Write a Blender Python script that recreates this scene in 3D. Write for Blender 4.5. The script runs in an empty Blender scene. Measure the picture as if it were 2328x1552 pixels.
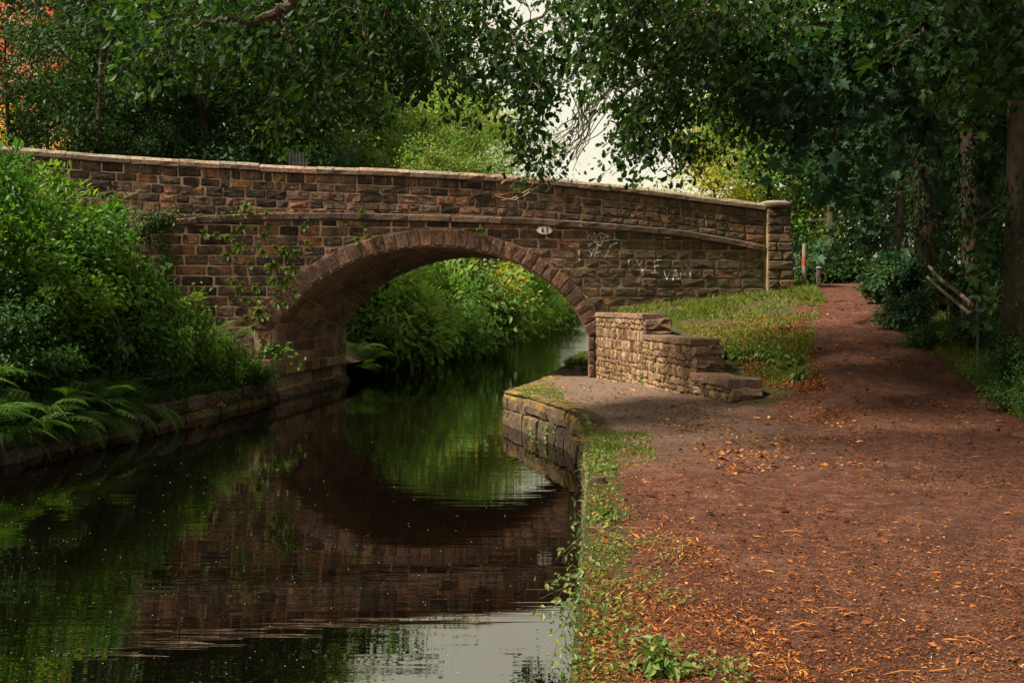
import bpy, math, random
import numpy as np
from mathutils import Matrix, Vector
from mathutils.bvhtree import BVHTree

# ------------------------------------------------------------------ camera, sky, sun, exposure
SC = bpy.context.scene
COL = SC.collection
F, CX, HY, ZC = 2263.0, 1164.0, 690.0, 2.2       # focal length in photo pixels, principal x, horizon row, eye height over the water
cam = bpy.data.cameras.new('camera')
cam.lens = 35.0; cam.sensor_width = 36.0; cam.shift_y = -(776.0 - HY) / 2328.0
cam.clip_start = 0.1; cam.clip_end = 3000
camo = bpy.data.objects.new('camera', cam); COL.objects.link(camo)
camo.location = (0, 0, ZC); camo.rotation_euler = (math.radians(90), 0, 0)
SC.camera = camo

SUN_AZ, SUN_EL = math.radians(251), math.radians(52)     # azimuth of the sun, clockwise from +Y
w = bpy.data.worlds.new('World'); SC.world = w; w.use_nodes = True
nt = w.node_tree; nt.nodes.clear()
wo = nt.nodes.new('ShaderNodeOutputWorld'); bg = nt.nodes.new('ShaderNodeBackground')
sky = nt.nodes.new('ShaderNodeTexSky'); sky.sky_type = 'NISHITA'; sky.sun_disc = False
sky.sun_elevation = SUN_EL; sky.sun_rotation = SUN_AZ; sky.dust_density = 4.0
mixw = nt.nodes.new('ShaderNodeMix'); mixw.data_type = 'RGBA'; mixw.inputs['Factor'].default_value = 0.90
mixw.inputs['B'].default_value = (2.1, 1.94, 1.38, 1)       # even overcast cloud over the blue
nt.links.new(sky.outputs[0], mixw.inputs['A']); nt.links.new(mixw.outputs['Result'], bg.inputs[0])
bg.inputs[1].default_value = 0.15
nt.links.new(bg.outputs[0], wo.inputs[0])

sl = bpy.data.lights.new('sun', 'SUN'); sl.energy = 4.6; sl.angle = math.radians(7); sl.color = (1.0, 0.9, 0.74)
so = bpy.data.objects.new('sun', sl); COL.objects.link(so)
sd = Vector((math.sin(SUN_AZ) * math.cos(SUN_EL), math.cos(SUN_AZ) * math.cos(SUN_EL), math.sin(SUN_EL)))
so.rotation_euler = sd.to_track_quat('Z', 'Y').to_euler(); so.location = (-20, -20, 30)

SC.view_settings.view_transform = 'Standard'; SC.view_settings.look = 'None'
SC.view_settings.exposure = 1.6; SC.view_settings.gamma = 1.0; SC.view_settings.use_curve_mapping = False
SC.render.engine = 'CYCLES'
cy = SC.cycles
cy.max_bounces = 5; cy.diffuse_bounces = 3; cy.glossy_bounces = 2; cy.transmission_bounces = 2; cy.transparent_max_bounces = 4
cy.use_denoising = True; cy.caustics_reflective = False; cy.caustics_refractive = False

# ------------------------------------------------------------------ mesh helpers
def mesh_from(name, V, groups, rnd=None, smooth=False):
    """V (n,3); groups: list of integer arrays (m,k); rnd: one value per face"""
    me = bpy.data.meshes.new(name)
    V = np.asarray(V, dtype=np.float32).reshape(-1, 3)
    groups = [np.asarray(g, dtype=np.int32) for g in groups if len(g)]
    nl = sum(g.size for g in groups); nf = sum(len(g) for g in groups)
    me.vertices.add(len(V)); me.vertices.foreach_set('co', V.ravel())
    me.loops.add(nl); me.loops.foreach_set('vertex_index', np.concatenate([g.ravel() for g in groups]))
    tot = np.concatenate([np.full(len(g), g.shape[1], dtype=np.int32) for g in groups])
    st = np.concatenate([[0], np.cumsum(tot)[:-1]]).astype(np.int32)
    me.polygons.add(nf); me.polygons.foreach_set('loop_start', st); me.polygons.foreach_set('loop_total', tot)
    me.polygons.foreach_set('use_smooth', np.full(nf, bool(smooth)))
    if rnd is not None:
        at = me.attributes.new('rnd', 'FLOAT', 'FACE'); at.data.foreach_set('value', np.asarray(rnd, dtype=np.float32))
    me.update(calc_edges=True)
    return me

class MB:
    def __init__(s): s.v = []; s.f = {}; s.r = {}; s.n = 0
    def add(s, V, groups, rnd=None):
        V = np.asarray(V, dtype=np.float64).reshape(-1, 3)
        for g in groups:
            g = np.asarray(g, dtype=np.int64)
            if not len(g): continue
            k = g.shape[1]
            s.f.setdefault(k, []).append(g + s.n)
            s.r.setdefault(k, []).append(np.zeros(len(g)) if rnd is None else (np.full(len(g), rnd) if np.isscalar(rnd) else rnd))
        s.v.append(V); s.n += len(V)
    def mesh(s, name, smooth=False):
        ks = sorted(s.f)
        return mesh_from(name, np.concatenate(s.v), [np.concatenate(s.f[k]) for k in ks], np.concatenate([np.concatenate(s.r[k]) for k in ks]), smooth)

def link(name, data, mat=None, parent=None, ploc=None):
    o = bpy.data.objects.new(name, data); COL.objects.link(o)
    if mat is not None and data is not None and not data.materials: data.materials.append(mat)
    if parent is not None:
        o.parent = parent
        if ploc is not None: o.matrix_parent_inverse = Matrix.Translation(-Vector(ploc))
    return o

def tag(o, label=None, cat=None, group=None, kind=None):
    if label: o['label'] = label
    if cat: o['category'] = cat
    if group: o['group'] = group
    if kind: o['kind'] = kind
    return o

def thing(name, label, cat, loc=(0, 0, 0), rz=0.0, group=None, sc=1.0):
    o = bpy.data.objects.new(name, None); COL.objects.link(o)
    o.empty_display_size = 0.2
    o.location = loc; o.rotation_euler = (0, 0, rz); o.scale = (sc, sc, sc) if np.isscalar(sc) else sc
    return tag(o, label, cat, group)

def box(x0, x1, y0, y1, z0, z1):
    V = [(x, y, z) for z in (z0, z1) for y in (y0, y1) for x in (x0, x1)]
    return V, [[(0, 2, 3, 1), (4, 5, 7, 6), (0, 1, 5, 4), (2, 6, 7, 3), (0, 4, 6, 2), (1, 3, 7, 5)]]

def tube(pts, rad, n=6, cap=True):
    pts = np.asarray(pts, float); m = len(pts)
    rad = np.full(m, rad) if np.isscalar(rad) else np.asarray(rad, float)
    d = np.gradient(pts, axis=0); d /= np.linalg.norm(d, axis=1)[:, None] + 1e-9
    ref = np.array([0, 0, 1.0]) if abs(d[:, 2]).mean() < 0.8 else np.array([1.0, 0, 0])
    a = np.cross(d, ref); a /= np.linalg.norm(a, axis=1)[:, None] + 1e-9
    b = np.cross(d, a)
    th = np.arange(n) * 2 * math.pi / n
    V = pts[:, None, :] + rad[:, None, None] * (np.cos(th)[None, :, None] * a[:, None, :] + np.sin(th)[None, :, None] * b[:, None, :])
    V = V.reshape(-1, 3)
    i = np.arange(m - 1)[:, None] * n; j = np.arange(n)[None, :]; k = (j + 1) % n
    q = np.stack([i + j, i + k, i + n + k, i + n + j], -1).reshape(-1, 4)
    g = [q]
    if cap: g.append(np.array([list(range(n))[::-1], list(range((m - 1) * n, m * n))]))
    return V, g

def nrm(v): return v / (np.linalg.norm(v, axis=-1, keepdims=True) + 1e-9)

LEAF = {
    'ovate': (np.array([(0, 0, 0), (.26, .28, .07), (.24, .62, .04), (0, 1, -.12), (-.24, .62, .04), (-.26, .28, .07)]), [np.array([(0, 1, 2, 3), (0, 3, 4, 5)])]),
    'diamond': (np.array([(0, 0, 0), (.32, .45, .07), (0, 1, -.06), (-.32, .45, .07)]), [np.array([(0, 1, 2), (0, 2, 3)])]),
    'narrow': (np.array([(0, 0, 0), (.10, .45, .03), (0, 1, .0), (-.10, .45, .03)]), [np.array([(0, 1, 2), (0, 2, 3)])]),
    'lobed': (np.array([(0, 0, 0), (.16, .12, .03), (.46, .22, .06), (.26, .40, .03), (.50, .70, .02), (.20, .66, .0), (0, 1.02, -.1),
                        (-.20, .66, .0), (-.50, .70, .02), (-.26, .40, .03), (-.46, .22, .06), (-.16, .12, .03)]),
              [np.array([(0, 1, 2, 3, 4, 5, 6), (0, 6, 7, 8, 9, 10, 11)])]),
    'oak': (np.array([(0, 0, 0), (.12, .2, .02), (.2, .28, .04), (.16, .42, .02), (.3, .55, .05), (.22, .68, .02), (.26, .82, .0), (0, 1.0, -.08),
                      (-.26, .82, .0), (-.22, .68, .02), (-.3, .55, .05), (-.16, .42, .02), (-.2, .28, .04), (-.12, .2, .02)]),
            [np.array([(0, 1, 2, 3, 4, 5, 6, 7), (0, 7, 8, 9, 10, 11, 12, 13)])]),
}
def add_leaves(mb, P, T, N, S, kind, rng, rnd=None):
    tv, tf = LEAF[kind]
    T = nrm(T); B = nrm(np.cross(N, T)); N = np.cross(T, B)
    n = len(P); k = len(tv)
    V = P[:, None, :] + S[:, None, None] * (tv[None, :, 0:1] * B[:, None, :] + tv[None, :, 1:2] * T[:, None, :] + tv[None, :, 2:3] * N[:, None, :])
    off = np.arange(n)[:, None, None] * k
    r = rng.random(n) if rnd is None else rnd
    G = []; R = []
    for g in tf:
        mb.add(V.reshape(-1, 3), [(off + g[None]).reshape(-1, g.shape[1])], np.repeat(r, len(g)))

def leaf_dirs(n, rng, out, droop=0.5, wild=0.8):
    T = nrm(out * 0.7 + np.array([0, 0, -droop]) + rng.normal(0, wild * .6, (n, 3)))
    N = nrm(np.array([0, 0, 0.9]) + out * 0.35 + rng.normal(0, wild * .55, (n, 3)))
    return T, N

# ------------------------------------------------------------------ materials
class NB:
    def __init__(s, name):
        s.m = bpy.data.materials.new(name); s.m.use_nodes = True; s.t = s.m.node_tree; s.t.nodes.clear()
        s.out = s.n('ShaderNodeOutputMaterial')
    def n(s, typ, **kw):
        x = s.t.nodes.new(typ)
        for k, v in kw.items(): setattr(x, k, v)
        return x
    def l(s, a, b): s.t.links.new(a, b)
    def noise(s, vec, scale, detail=4, rough=0.55, dist=0.0):
        x = s.n('ShaderNodeTexNoise'); x.inputs['Scale'].default_value = scale; x.inputs['Detail'].default_value = detail
        x.inputs['Roughness'].default_value = rough; x.inputs['Distortion'].default_value = dist
        if vec is not None: s.l(vec, x.inputs['Vector'])
        return x.outputs['Fac']
    def ramp(s, fac, stops, interp='LINEAR'):
        x = s.n('ShaderNodeValToRGB'); x.color_ramp.interpolation = interp
        e = x.color_ramp.elements
        while len(e) < len(stops): e.new(0.5)
        for i, (p, c) in enumerate(stops):
            e[i].position = p; e[i].color = (*c, 1) if len(c) == 3 else c
        if fac is not None: s.l(fac, x.inputs[0])
        return x.outputs[0]
    def mix(s, a, b, f, mode='MIX'):
        x = s.n('ShaderNodeMix', data_type='RGBA', blend_type=mode)
        for k, v in (('A', a), ('B', b)):
            if isinstance(v, tuple): x.inputs[k].default_value = (*v, 1)
            else: s.l(v, x.inputs[k])
        if isinstance(f, (int, float)): x.inputs['Factor'].default_value = f
        else: s.l(f, x.inputs['Factor'])
        return x.outputs['Result']
    def math(s, op, a, b=0.0, clamp=False):
        x = s.n('ShaderNodeMath', operation=op, use_clamp=clamp)
        for i, v in enumerate((a, b)):
            if isinstance(v, (int, float)): x.inputs[i].default_value = v
            else: s.l(v, x.inputs[i])
        return x.outputs[0]
    def step(s, v, lo, hi):
        x = s.n('ShaderNodeMapRange', interpolation_type='SMOOTHSTEP'); s.l(v, x.inputs[0])
        x.inputs[1].default_value = lo; x.inputs[2].default_value = hi
        return x.outputs[0]
    def pos(s): return s.n('ShaderNodeNewGeometry').outputs['Position']
    def attr(s, name): return s.n('ShaderNodeAttribute', attribute_name=name).outputs['Fac']
    def orand(s): return s.n('ShaderNodeObjectInfo').outputs['Random']
    def xyz(s, v):
        x = s.n('ShaderNodeSeparateXYZ'); s.l(v, x.inputs[0]); return x.outputs
    def scale(s, v, sc):
        x = s.n('ShaderNodeMapping'); x.inputs['Scale'].default_value = sc; s.l(v, x.inputs['Vector']); return x.outputs[0]
    def bump(s, h, strength, dist=0.02):
        x = s.n('ShaderNodeBump'); x.inputs['Strength'].default_value = strength; x.inputs['Distance'].default_value = dist
        s.l(h, x.inputs['Height']); return x.outputs[0]
    def principled(s, col, rough=0.85, spec=0.25, normal=None, metal=0.0):
        p = s.n('ShaderNodeBsdfPrincipled')
        if isinstance(col, tuple): p.inputs['Base Color'].default_value = (*col, 1)
        else: s.l(col, p.inputs['Base Color'])
        if isinstance(rough, (int, float)): p.inputs['Roughness'].default_value = rough
        else: s.l(rough, p.inputs['Roughness'])
        p.inputs['Specular IOR Level'].default_value = spec; p.inputs['Metallic'].default_value = metal
        if normal is not None: s.l(normal, p.inputs['Normal'])
        return p.outputs[0]
    def done(s, shader): s.l(shader, s.out.inputs['Surface']); return s.m

def stone_mat(name, stops, algae=0.0, moss=0.0, soot=0.5, stain=True, tint=(1, 1, 1), up_pale=0.0):
    b = NB(name); p = b.pos(); x = b.xyz(p)
    r = b.orand()
    n_big = b.noise(p, 0.9, 4, 0.6); n_mid = b.noise(p, 6, 5, 0.65); n_fine = b.noise(p, 38, 4, 0.75); n_c = b.noise(p, 15, 5, .7, .3)
    f = b.math('ADD', r, b.math('MULTIPLY', b.math('SUBTRACT', n_mid, 0.5), 0.75))
    col = b.ramp(f, stops)
    col = b.mix(col, b.ramp(n_fine, [(0.30, (.22, .20, .19)), (0.5, (.95, .95, .95)), (.70, (1.9, 1.7, 1.45))]), 0.9, 'MULTIPLY')
    col = b.mix(col, b.ramp(n_c, [(.34, (.30, .27, .25)), (.5, (.95, .95, .95)), (.66, (1.7, 1.55, 1.35))]), .8, 'MULTIPLY')
    if soot > 0:                                        # soot and damp, in tall patches
        ns = b.noise(b.scale(p, (2.2, 2.2, .45)), 1.0, 5, 0.7)
        col = b.mix(col, (.014, .011, .010), b.math('MULTIPLY', b.step(ns, .46, .64), soot))
    # ochre lichen
    nl = b.noise(p, 3.2, 5, 0.7, 0.4)
    col = b.mix(col, (.20, .120, .045), b.math('MULTIPLY', b.step(nl, .54, .72), .6))
    npale = b.noise(p, 22, 3, .5)
    col = b.mix(col, (.42, .36, .28), b.math('MULTIPLY', b.step(npale, .70, .76), .5))
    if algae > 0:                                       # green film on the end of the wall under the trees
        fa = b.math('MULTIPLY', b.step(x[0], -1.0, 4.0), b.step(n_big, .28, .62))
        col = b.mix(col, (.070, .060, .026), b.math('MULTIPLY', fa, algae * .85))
    if moss > 0:
        fm = b.math('MULTIPLY', b.step(b.noise(p, 2.6, 5, .7), .42, .60), moss)
        mcol = b.ramp(b.noise(p, 14, 3), [(.3, (.055, .060, .012)), (.5, (.20, .13, .02)), (.75, (.32, .17, .025))])
        up = b.xyz(b.n('ShaderNodeNewGeometry').outputs['Normal'])[2]
        fm = b.math('MULTIPLY', fm, b.step(b.math('ADD', up, b.math('MULTIPLY', n_mid, .9)), .15, .75))
        col = b.mix(col, mcol, fm)
    if tint != (1, 1, 1): col = b.mix(col, tint, 1.0, 'MULTIPLY')
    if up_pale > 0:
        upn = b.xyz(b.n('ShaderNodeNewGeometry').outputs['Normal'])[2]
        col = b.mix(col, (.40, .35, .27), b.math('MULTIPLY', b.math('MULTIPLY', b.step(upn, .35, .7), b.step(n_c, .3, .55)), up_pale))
    h = b.math('ADD', b.math('MULTIPLY', n_c, .6), b.math('MULTIPLY', n_fine, .4))
    return b.done(b.principled(col, 0.88, 0.2, b.bump(h, 1.0, .045)))

DARK = [(.0, (.036, .025, .021)), (.25, (.074, .048, .039)), (.5, (.118, .075, .057)), (.75, (.165, .102, .073)), (.90, (.21, .11, .070)), (.97, (.29, .090, .045)), (1.0, (.28, .17, .085))]
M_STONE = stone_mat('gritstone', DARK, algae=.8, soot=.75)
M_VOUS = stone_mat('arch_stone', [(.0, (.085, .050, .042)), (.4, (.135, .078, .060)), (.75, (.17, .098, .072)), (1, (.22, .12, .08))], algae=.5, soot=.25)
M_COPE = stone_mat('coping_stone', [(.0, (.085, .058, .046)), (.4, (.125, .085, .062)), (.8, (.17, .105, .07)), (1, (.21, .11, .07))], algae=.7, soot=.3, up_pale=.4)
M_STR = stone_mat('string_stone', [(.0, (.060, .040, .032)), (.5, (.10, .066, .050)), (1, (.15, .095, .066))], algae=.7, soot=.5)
M_SOFF = stone_mat('soffit_stone', [(.0, (.15, .10, .07)), (.5, (.28, .20, .14)), (1, (.42, .32, .22))], soot=.4)
M_WING = stone_mat('rubble_stone', [(.0, (.075, .042, .029)), (.35, (.13, .078, .052)), (.7, (.19, .12, .078)), (1, (.28, .20, .13))], moss=.35, soot=.35)
M_WINGCAP = stone_mat('wing_cap_stone', [(.0, (.11, .065, .055)), (.5, (.15, .095, .075)), (1, (.20, .12, .08))], moss=.35, soot=.2)
M_BANK = stone_mat('bank_stone', [(.0, (.045, .032, .024)), (.5, (.085, .060, .042)), (1, (.14, .095, .062))], moss=1.0, soot=.35)
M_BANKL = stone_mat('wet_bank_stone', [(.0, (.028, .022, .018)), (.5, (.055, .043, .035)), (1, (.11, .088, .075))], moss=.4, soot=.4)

def mortar():
    b = NB('mortar'); p = b.pos(); x = b.xyz(p)
    n = b.noise(p, 2.0, 5, .65); f = b.noise(p, 60, 3)
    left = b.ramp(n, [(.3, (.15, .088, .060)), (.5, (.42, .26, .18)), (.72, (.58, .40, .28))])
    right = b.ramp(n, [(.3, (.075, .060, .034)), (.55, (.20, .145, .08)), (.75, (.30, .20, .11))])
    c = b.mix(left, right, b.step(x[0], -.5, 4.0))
    return b.done(b.principled(c, .95, .1, b.bump(f, .5, .02)))
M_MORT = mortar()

def plain(name, col, rough=.7, spec=.3, metal=0, var=.35, sc=8):
    b = NB(name); p = b.pos(); n = b.noise(p, sc, 5, .65)
    lo = tuple(c * (1 - var) for c in col); hi = tuple(min(1, c * (1 + var)) for c in col)
    return b.done(b.principled(b.ramp(n, [(.3, lo), (.7, hi)]), rough, spec, b.bump(n, .25, .01), metal))

def leaf_mat(name, stops, trans=.35, rough=.5, spec=.2, tcol=(1.6, 1.7, .6)):
    b = NB(name); r = b.attr('rnd')
    p = b.pos(); n = b.noise(p, .8, 3)
    f = b.math('ADD', b.math('MULTIPLY', r, .75), b.math('MULTIPLY', n, .35))
    c = b.ramp(f, stops)
    sh = b.principled(c, rough, spec)
    tr = b.n('ShaderNodeBsdfTranslucent'); b.l(b.mix(c, tcol, 1.0, 'MULTIPLY'), tr.inputs['Color'])
    mx = b.n('ShaderNodeMixShader'); mx.inputs[0].default_value = trans
    b.l(sh, mx.inputs[1]); b.l(tr.outputs[0], mx.inputs[2])
    return b.done(mx.outputs[0])

L_DARK = leaf_mat('leaf_dark', [(.1, (.005, .016, .006)), (.5, (.012, .034, .010)), (.85, (.030, .066, .014)), (.98, (.09, .11, .02))], .25, .5, .10)
L_OAK = leaf_mat('leaf_oak', [(.1, (.005, .017, .006)), (.5, (.013, .036, .009)), (.82, (.040, .082, .014)), (.97, (.13, .12, .02))], .35, .5, .10)
L_SYC = leaf_mat('leaf_sycamore', [(.1, (.006, .024, .013)), (.5, (.016, .046, .022)), (.85, (.040, .085, .028)), (.97, (.13, .12, .03))], .28, .5, .12)
L_MID = leaf_mat('leaf_mid', [(.1, (.040, .095, .024)), (.45, (.075, .150, .034)), (.72, (.15, .21, .038)), (.88, (.32, .24, .04)), (1, (.38, .16, .035))], .35)
L_LIGHT = leaf_mat('leaf_light', [(.1, (.10, .16, .025)), (.5, (.18, .25, .045)), (.85, (.30, .32, .06)), (1, (.44, .34, .06))], .4)
L_ARCH = leaf_mat('leaf_arch', [(.1, (.045, .105, .028)), (.5, (.11, .21, .05)), (.85, (.22, .33, .075)), (1, (.40, .28, .08))], .42, .5, .12)
L_YEL = leaf_mat('leaf_yellow', [(.1, (.10, .13, .015)), (.5, (.20, .20, .02)), (.85, (.34, .28, .035)), (1, (.36, .18, .03))], .45)
L_ORANGE = leaf_mat('leaf_orange', [(.1, (.14, .08, .02)), (.5, (.30, .15, .035)), (1, (.40, .20, .05))], .4)
L_BUSH = leaf_mat('leaf_bush', [(.1, (.016, .052, .009)), (.45, (.042, .105, .014)), (.8, (.105, .185, .024)), (.95, (.22, .25, .045)), (1, (.34, .24, .06))], .38, .5, .15)
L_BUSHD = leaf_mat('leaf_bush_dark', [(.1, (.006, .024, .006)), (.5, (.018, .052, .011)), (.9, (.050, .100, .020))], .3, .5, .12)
L_FERN = leaf_mat('leaf_fern', [(.1, (.014, .040, .008)), (.5, (.034, .080, .013)), (.9, (.080, .130, .02))], .35, .55, .15)
L_GRASS = leaf_mat('grass_blade', [(.1, (.040, .075, .012)), (.45, (.080, .120, .018)), (.8, (.15, .17, .028)), (1, (.30, .22, .07))], .35, .6, .2)
L_WEED = leaf_mat('weed_leaf', [(.1, (.030, .075, .018)), (.5, (.070, .125, .024)), (.9, (.15, .17, .03)), (1, (.3, .18, .04))], .35, .5, .3)
L_LITTER = leaf_mat('litter', [(.0, (.014, .007, .005)), (.3, (.050, .019, .010)), (.5, (.12, .040, .015)), (.65, (.22, .070, .020)), (.8, (.33, .125, .032)), (.92, (.40, .25, .085)), (1, (.50, .42, .28))], .08, .8, .08, (1.2, 1, .7))
L_RED = leaf_mat('leaf_red', [(.0, (.30, .03, .015)), (1, (.5, .10, .03))], .3, .5, .3, (1.2, .8, .5))
M_BARK = None
def bark(name, c0, c1, ivy=0.0):
    b = NB(name); p = b.pos()
    n = b.noise(b.scale(p, (1, 1, .25)), 14, 5, .7); n2 = b.noise(p, 2.5, 4)
    c = b.ramp(n, [(.3, c0), (.7, c1)])
    c = b.mix(c, (.05, .07, .025), b.math('MULTIPLY', b.step(n2, .5, .7), .6))
    return b.done(b.principled(c, .9, .15, b.bump(n, .9, .03)))
M_BARK = bark('bark', (.018, .013, .010), (.070, .048, .033))
M_BARKL = bark('bark_pale', (.03, .022, .016), (.11, .080, .055))
M_TWIG = bark('twig', (.03, .022, .016), (.085, .06, .04))

# ------------------------------------------------------------------ the lie of the land
def ss(a, b, x):
    t = np.clip((np.asarray(x, float) - a) / (b - a), 0, 1); return t * t * (3 - 2 * t)
XR = np.array([(-12, -1.5), (0, -.15), (4.2, .271), (6.47, .489), (9.05, .72), (12.3, .92), (14.2, .97), (15.2, .78), (16.6, .40), (18.3, -.12), (18.9, -.13), (19.5, .02), (22, .447), (28.7, 1.55), (33, 2.3), (36, 4.5), (60, 11), (110, 22), (180, 36), (400, 60)])
XL = np.array([(-12, -11.73), (16, -6.57), (21.65, -5.53), (22.84, -5.37), (28.29, -4.59), (31, -4.3), (45, -3.3), (66, -.2), (110, 5.6), (180, 17), (400, 35)])
def xr(Y): return np.interp(Y, XR[:, 0], XR[:, 1])
def xl(Y): return np.interp(Y, XL[:, 0], XL[:, 1])
def xw(Y):
    Y = np.asarray(Y, float); return np.where(Y < 24, 2.05 + .18125 * (24 - Y), 2.15 + .2 * (Y - 24) + .35 * np.maximum(Y - 31, 0))
#          # front face of the stepped wing wall
def xc(Y): return np.interp(Y, [0, 8, 12, 16, 20, 24, 27, 30, 60], [3.2, 4.0, 4.9, 5.95, 6.85, 7.8, 8.5, 9.3, 18])
def wob(X, Y): return .025 * np.sin(1.7 * X + .6 * Y) * np.sin(.9 * Y - .5 * X) + .012 * np.sin(4.3 * X + 1.3) * np.sin(3.7 * Y)
def zR(X, Y):
    X = np.asarray(X, float); Y = np.asarray(Y, float)
    zl = np.interp(Y, [0, 17, 23.5, 30, 40], [.6, .6, .42, .42, .5])
    zA = np.interp(Y, [0, 14, 15.9, 17.6, 20.3, 24, 27, 33, 45, 400], [.6, .6, .66, .95, 1.5, 2.08, 2.45, 2.7, 1.6, 1.6])
    zB = np.interp(Y, [0, 10, 12, 14, 16, 20, 24, 26.5, 30, 400], [.6, .6, .66, .88, 1.18, 1.8, 2.42, 2.74, 2.72, 2.7])
    XW = np.where(Y < 15.9, xw(15.9), xw(Y)); C = xc(Y)
    t = ss(XW + .45, C - .5, X)
    z = zA + (zB - zA) * t
    z = z + .42 * ss(C + 1.2, C + 3.0, X) + .5 * ss(C + 3, C + 12, X)
    low = (X < XW + .25) & (Y > 15.9)
    z = np.where(low, zl, z)
    z = np.where((Y <= 15.9) & (X < XW), np.minimum(z, zl + .0 * z), z)
    return z + wob(X, Y) * ss(0, 1.0, X - xr(Y))
def zL(X, Y):
    d = xl(Y) - np.asarray(X, float)
    return .50 + .35 * ss(0, .8, d) + 2.1 * ss(.4, 5.5, d) + 1.2 * ss(5, 12, d) + .05 * np.sin(2 * X + Y) * ss(0, 2, d)
def P(px, py, Y): return np.array([(px - CX) / F * Y, Y, ZC - (py - HY) / F * Y])
def ground_hit(px, py, y0=2.5, y1=45, n=900):
    """where photo rays meet the towpath bank"""
    px = np.atleast_1d(px).astype(float); py = np.atleast_1d(py).astype(float)
    Ys = y0 * (y1 / y0) ** (np.arange(n) / (n - 1))
    hit = np.zeros(len(px)); done = np.zeros(len(px), bool)
    for Y in Ys:
        X = (px - CX) / F * Y; z = ZC - (py - HY) / F * Y
        h = (~done) & (X > xr(Y)) & (z <= zR(X, Y))
        hit[h] = Y; done |= h
    X = (px - CX) / F * hit
    return np.stack([X, hit, zR(X, hit)], 1)[done], done

def ground_material():
    b = NB('ground'); p = b.pos(); x = b.xyz(p)
    path = b.attr('path')
    n1 = b.noise(p, 1.1, 5, .6); n2 = b.noise(p, 9, 5, .7); n3 = b.noise(p, 55, 4, .7); n4 = b.noise(p, 130, 3, .7)
    dirt = b.ramp(n2, [(.25, (.026, .011, .007)), (.5, (.070, .028, .017)), (.72, (.14, .065, .040))])
    dirt = b.mix(dirt, b.ramp(n3, [(.32, (.18, .15, .14)), (.5, (.95, .95, .95)), (.68, (2.3, 1.8, 1.45))]), .8, 'MULTIPLY')
    dirt = b.mix(dirt, (.16, .085, .056), b.math('MULTIPLY', b.step(n1, .50, .70), .4))
    dirt = b.mix(dirt, (.030, .014, .010), b.math('MULTIPLY', b.step(b.noise(p, .7, 5, .65), .52, .68), .6))
    v = b.n('ShaderNodeTexVoronoi'); v.inputs['Scale'].default_value = 70; b.l(p, v.inputs['Vector'])
    dirt = b.mix(dirt, v.outputs['Color'], .10, 'OVERLAY')
    grit = b.ramp(n4, [(.3, (.08, .055, .042)), (.55, (.17, .125, .095)), (.75, (.28, .215, .165))])
    dirt = b.mix(dirt, grit, b.math('MULTIPLY', b.step(x[1], 8.5, 14), b.math('MULTIPLY', b.step(b.math('SUBTRACT', 4.2, x[0]), 0, 1.6), .75)))
    soil = b.ramp(n2, [(.3, (.028, .022, .012)), (.55, (.050, .045, .016)), (.75, (.085, .080, .022))])
    c = b.mix(soil, dirt, b.step(b.math('ADD', path, b.math('MULTIPLY', b.math('SUBTRACT', n2, .5), .6)), .35, .65))
    h = b.math('ADD', b.math('MULTIPLY', n3, .5), b.math('MULTIPLY', n4, .5))
    return b.done(b.principled(c, .92, .15, b.bump(h, 1.0, .03)))
M_GROUND = ground_material()

def sheet(name, Ys, offs, fx, fz, fpath, keep, label=None):
    Y = np.asarray(Ys)[:, None]; O = np.asarray(offs)[None, :]
    X = fx(Y) + O; YY = np.broadcast_to(Y, X.shape)
    Z = fz(X, YY); pa = fpath(X, YY)
    nr, nc = X.shape
    idx = np.arange(nr * nc).reshape(nr, nc)
    q = np.stack([idx[:-1, :-1], idx[:-1, 1:], idx[1:, 1:], idx[1:, :-1]], -1).reshape(-1, 4)
    Vall = np.stack([X, YY, Z], -1).reshape(-1, 3)
    cen = Vall[q].mean(1); k = keep(cen[:, 0], cen[:, 1])
    q = q[k]; used, inv = np.unique(q.ravel(), return_inverse=True)
    me = mesh_from(name, Vall[used], [inv.reshape(-1, 4)], smooth=True)
    at = me.attributes.new('path', 'FLOAT', 'POINT'); at.data.foreach_set('value', pa.reshape(-1)[used].astype(np.float32))
    o = link(name, me, M_GROUND); return tag(o, kind='structure')

def path_mask(X, Y):
    e = X - xr(Y)
    m1 = ss(.05, .5, e)                                   # towpath from its grassy edge inwards
    C = xc(Y)
    half = np.interp(Y, [0, 9, 12, 16, 20, 25, 28], [9, 6, 2.6, 1.35, 1.15, .95, 1.0])
    m2 = 1 - ss(half * .85, half * 1.15 + .2, np.abs(X - C) + .15 * np.sin(3 * Y + X))
    m3 = np.where((X < xw(np.maximum(Y, 15.9)) + .1), 1.0, 0.0) * ss(.05, .5, e)
    near = 1 - ss(11.5, 15.5, Y + .6 * (X - 3.6))
    return np.clip(np.maximum(np.maximum(m2, m3), near * m1) * np.maximum(m1, m3), 0, 1)
offs = np.concatenate([[-0.03, .03, .2, .4], np.arange(.6, 14, .2), 14 * 1.18 ** np.arange(1, 22)])
# a pair of columns hugs the wing wall's step because that step is inside the masonry
Ys = np.concatenate([np.arange(-8, 34, .25), 34 * 1.07 ** np.arange(1, 36)])
sheet('path', Ys, offs, xr, zR, path_mask, lambda X, Y: path_mask(X, Y) > .5)
sheet('ground', Ys, offs, xr, zR, path_mask, lambda X, Y: path_mask(X, Y) <= .5)
offsL = -np.concatenate([[0.0, .15, .4], np.arange(.8, 14, .4), 14 * 1.2 ** np.arange(1, 20)])
sheet('bank_ground', Ys, offsL, xl, zL, lambda X, Y: 0 * X, lambda X, Y: X == X)

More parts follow.
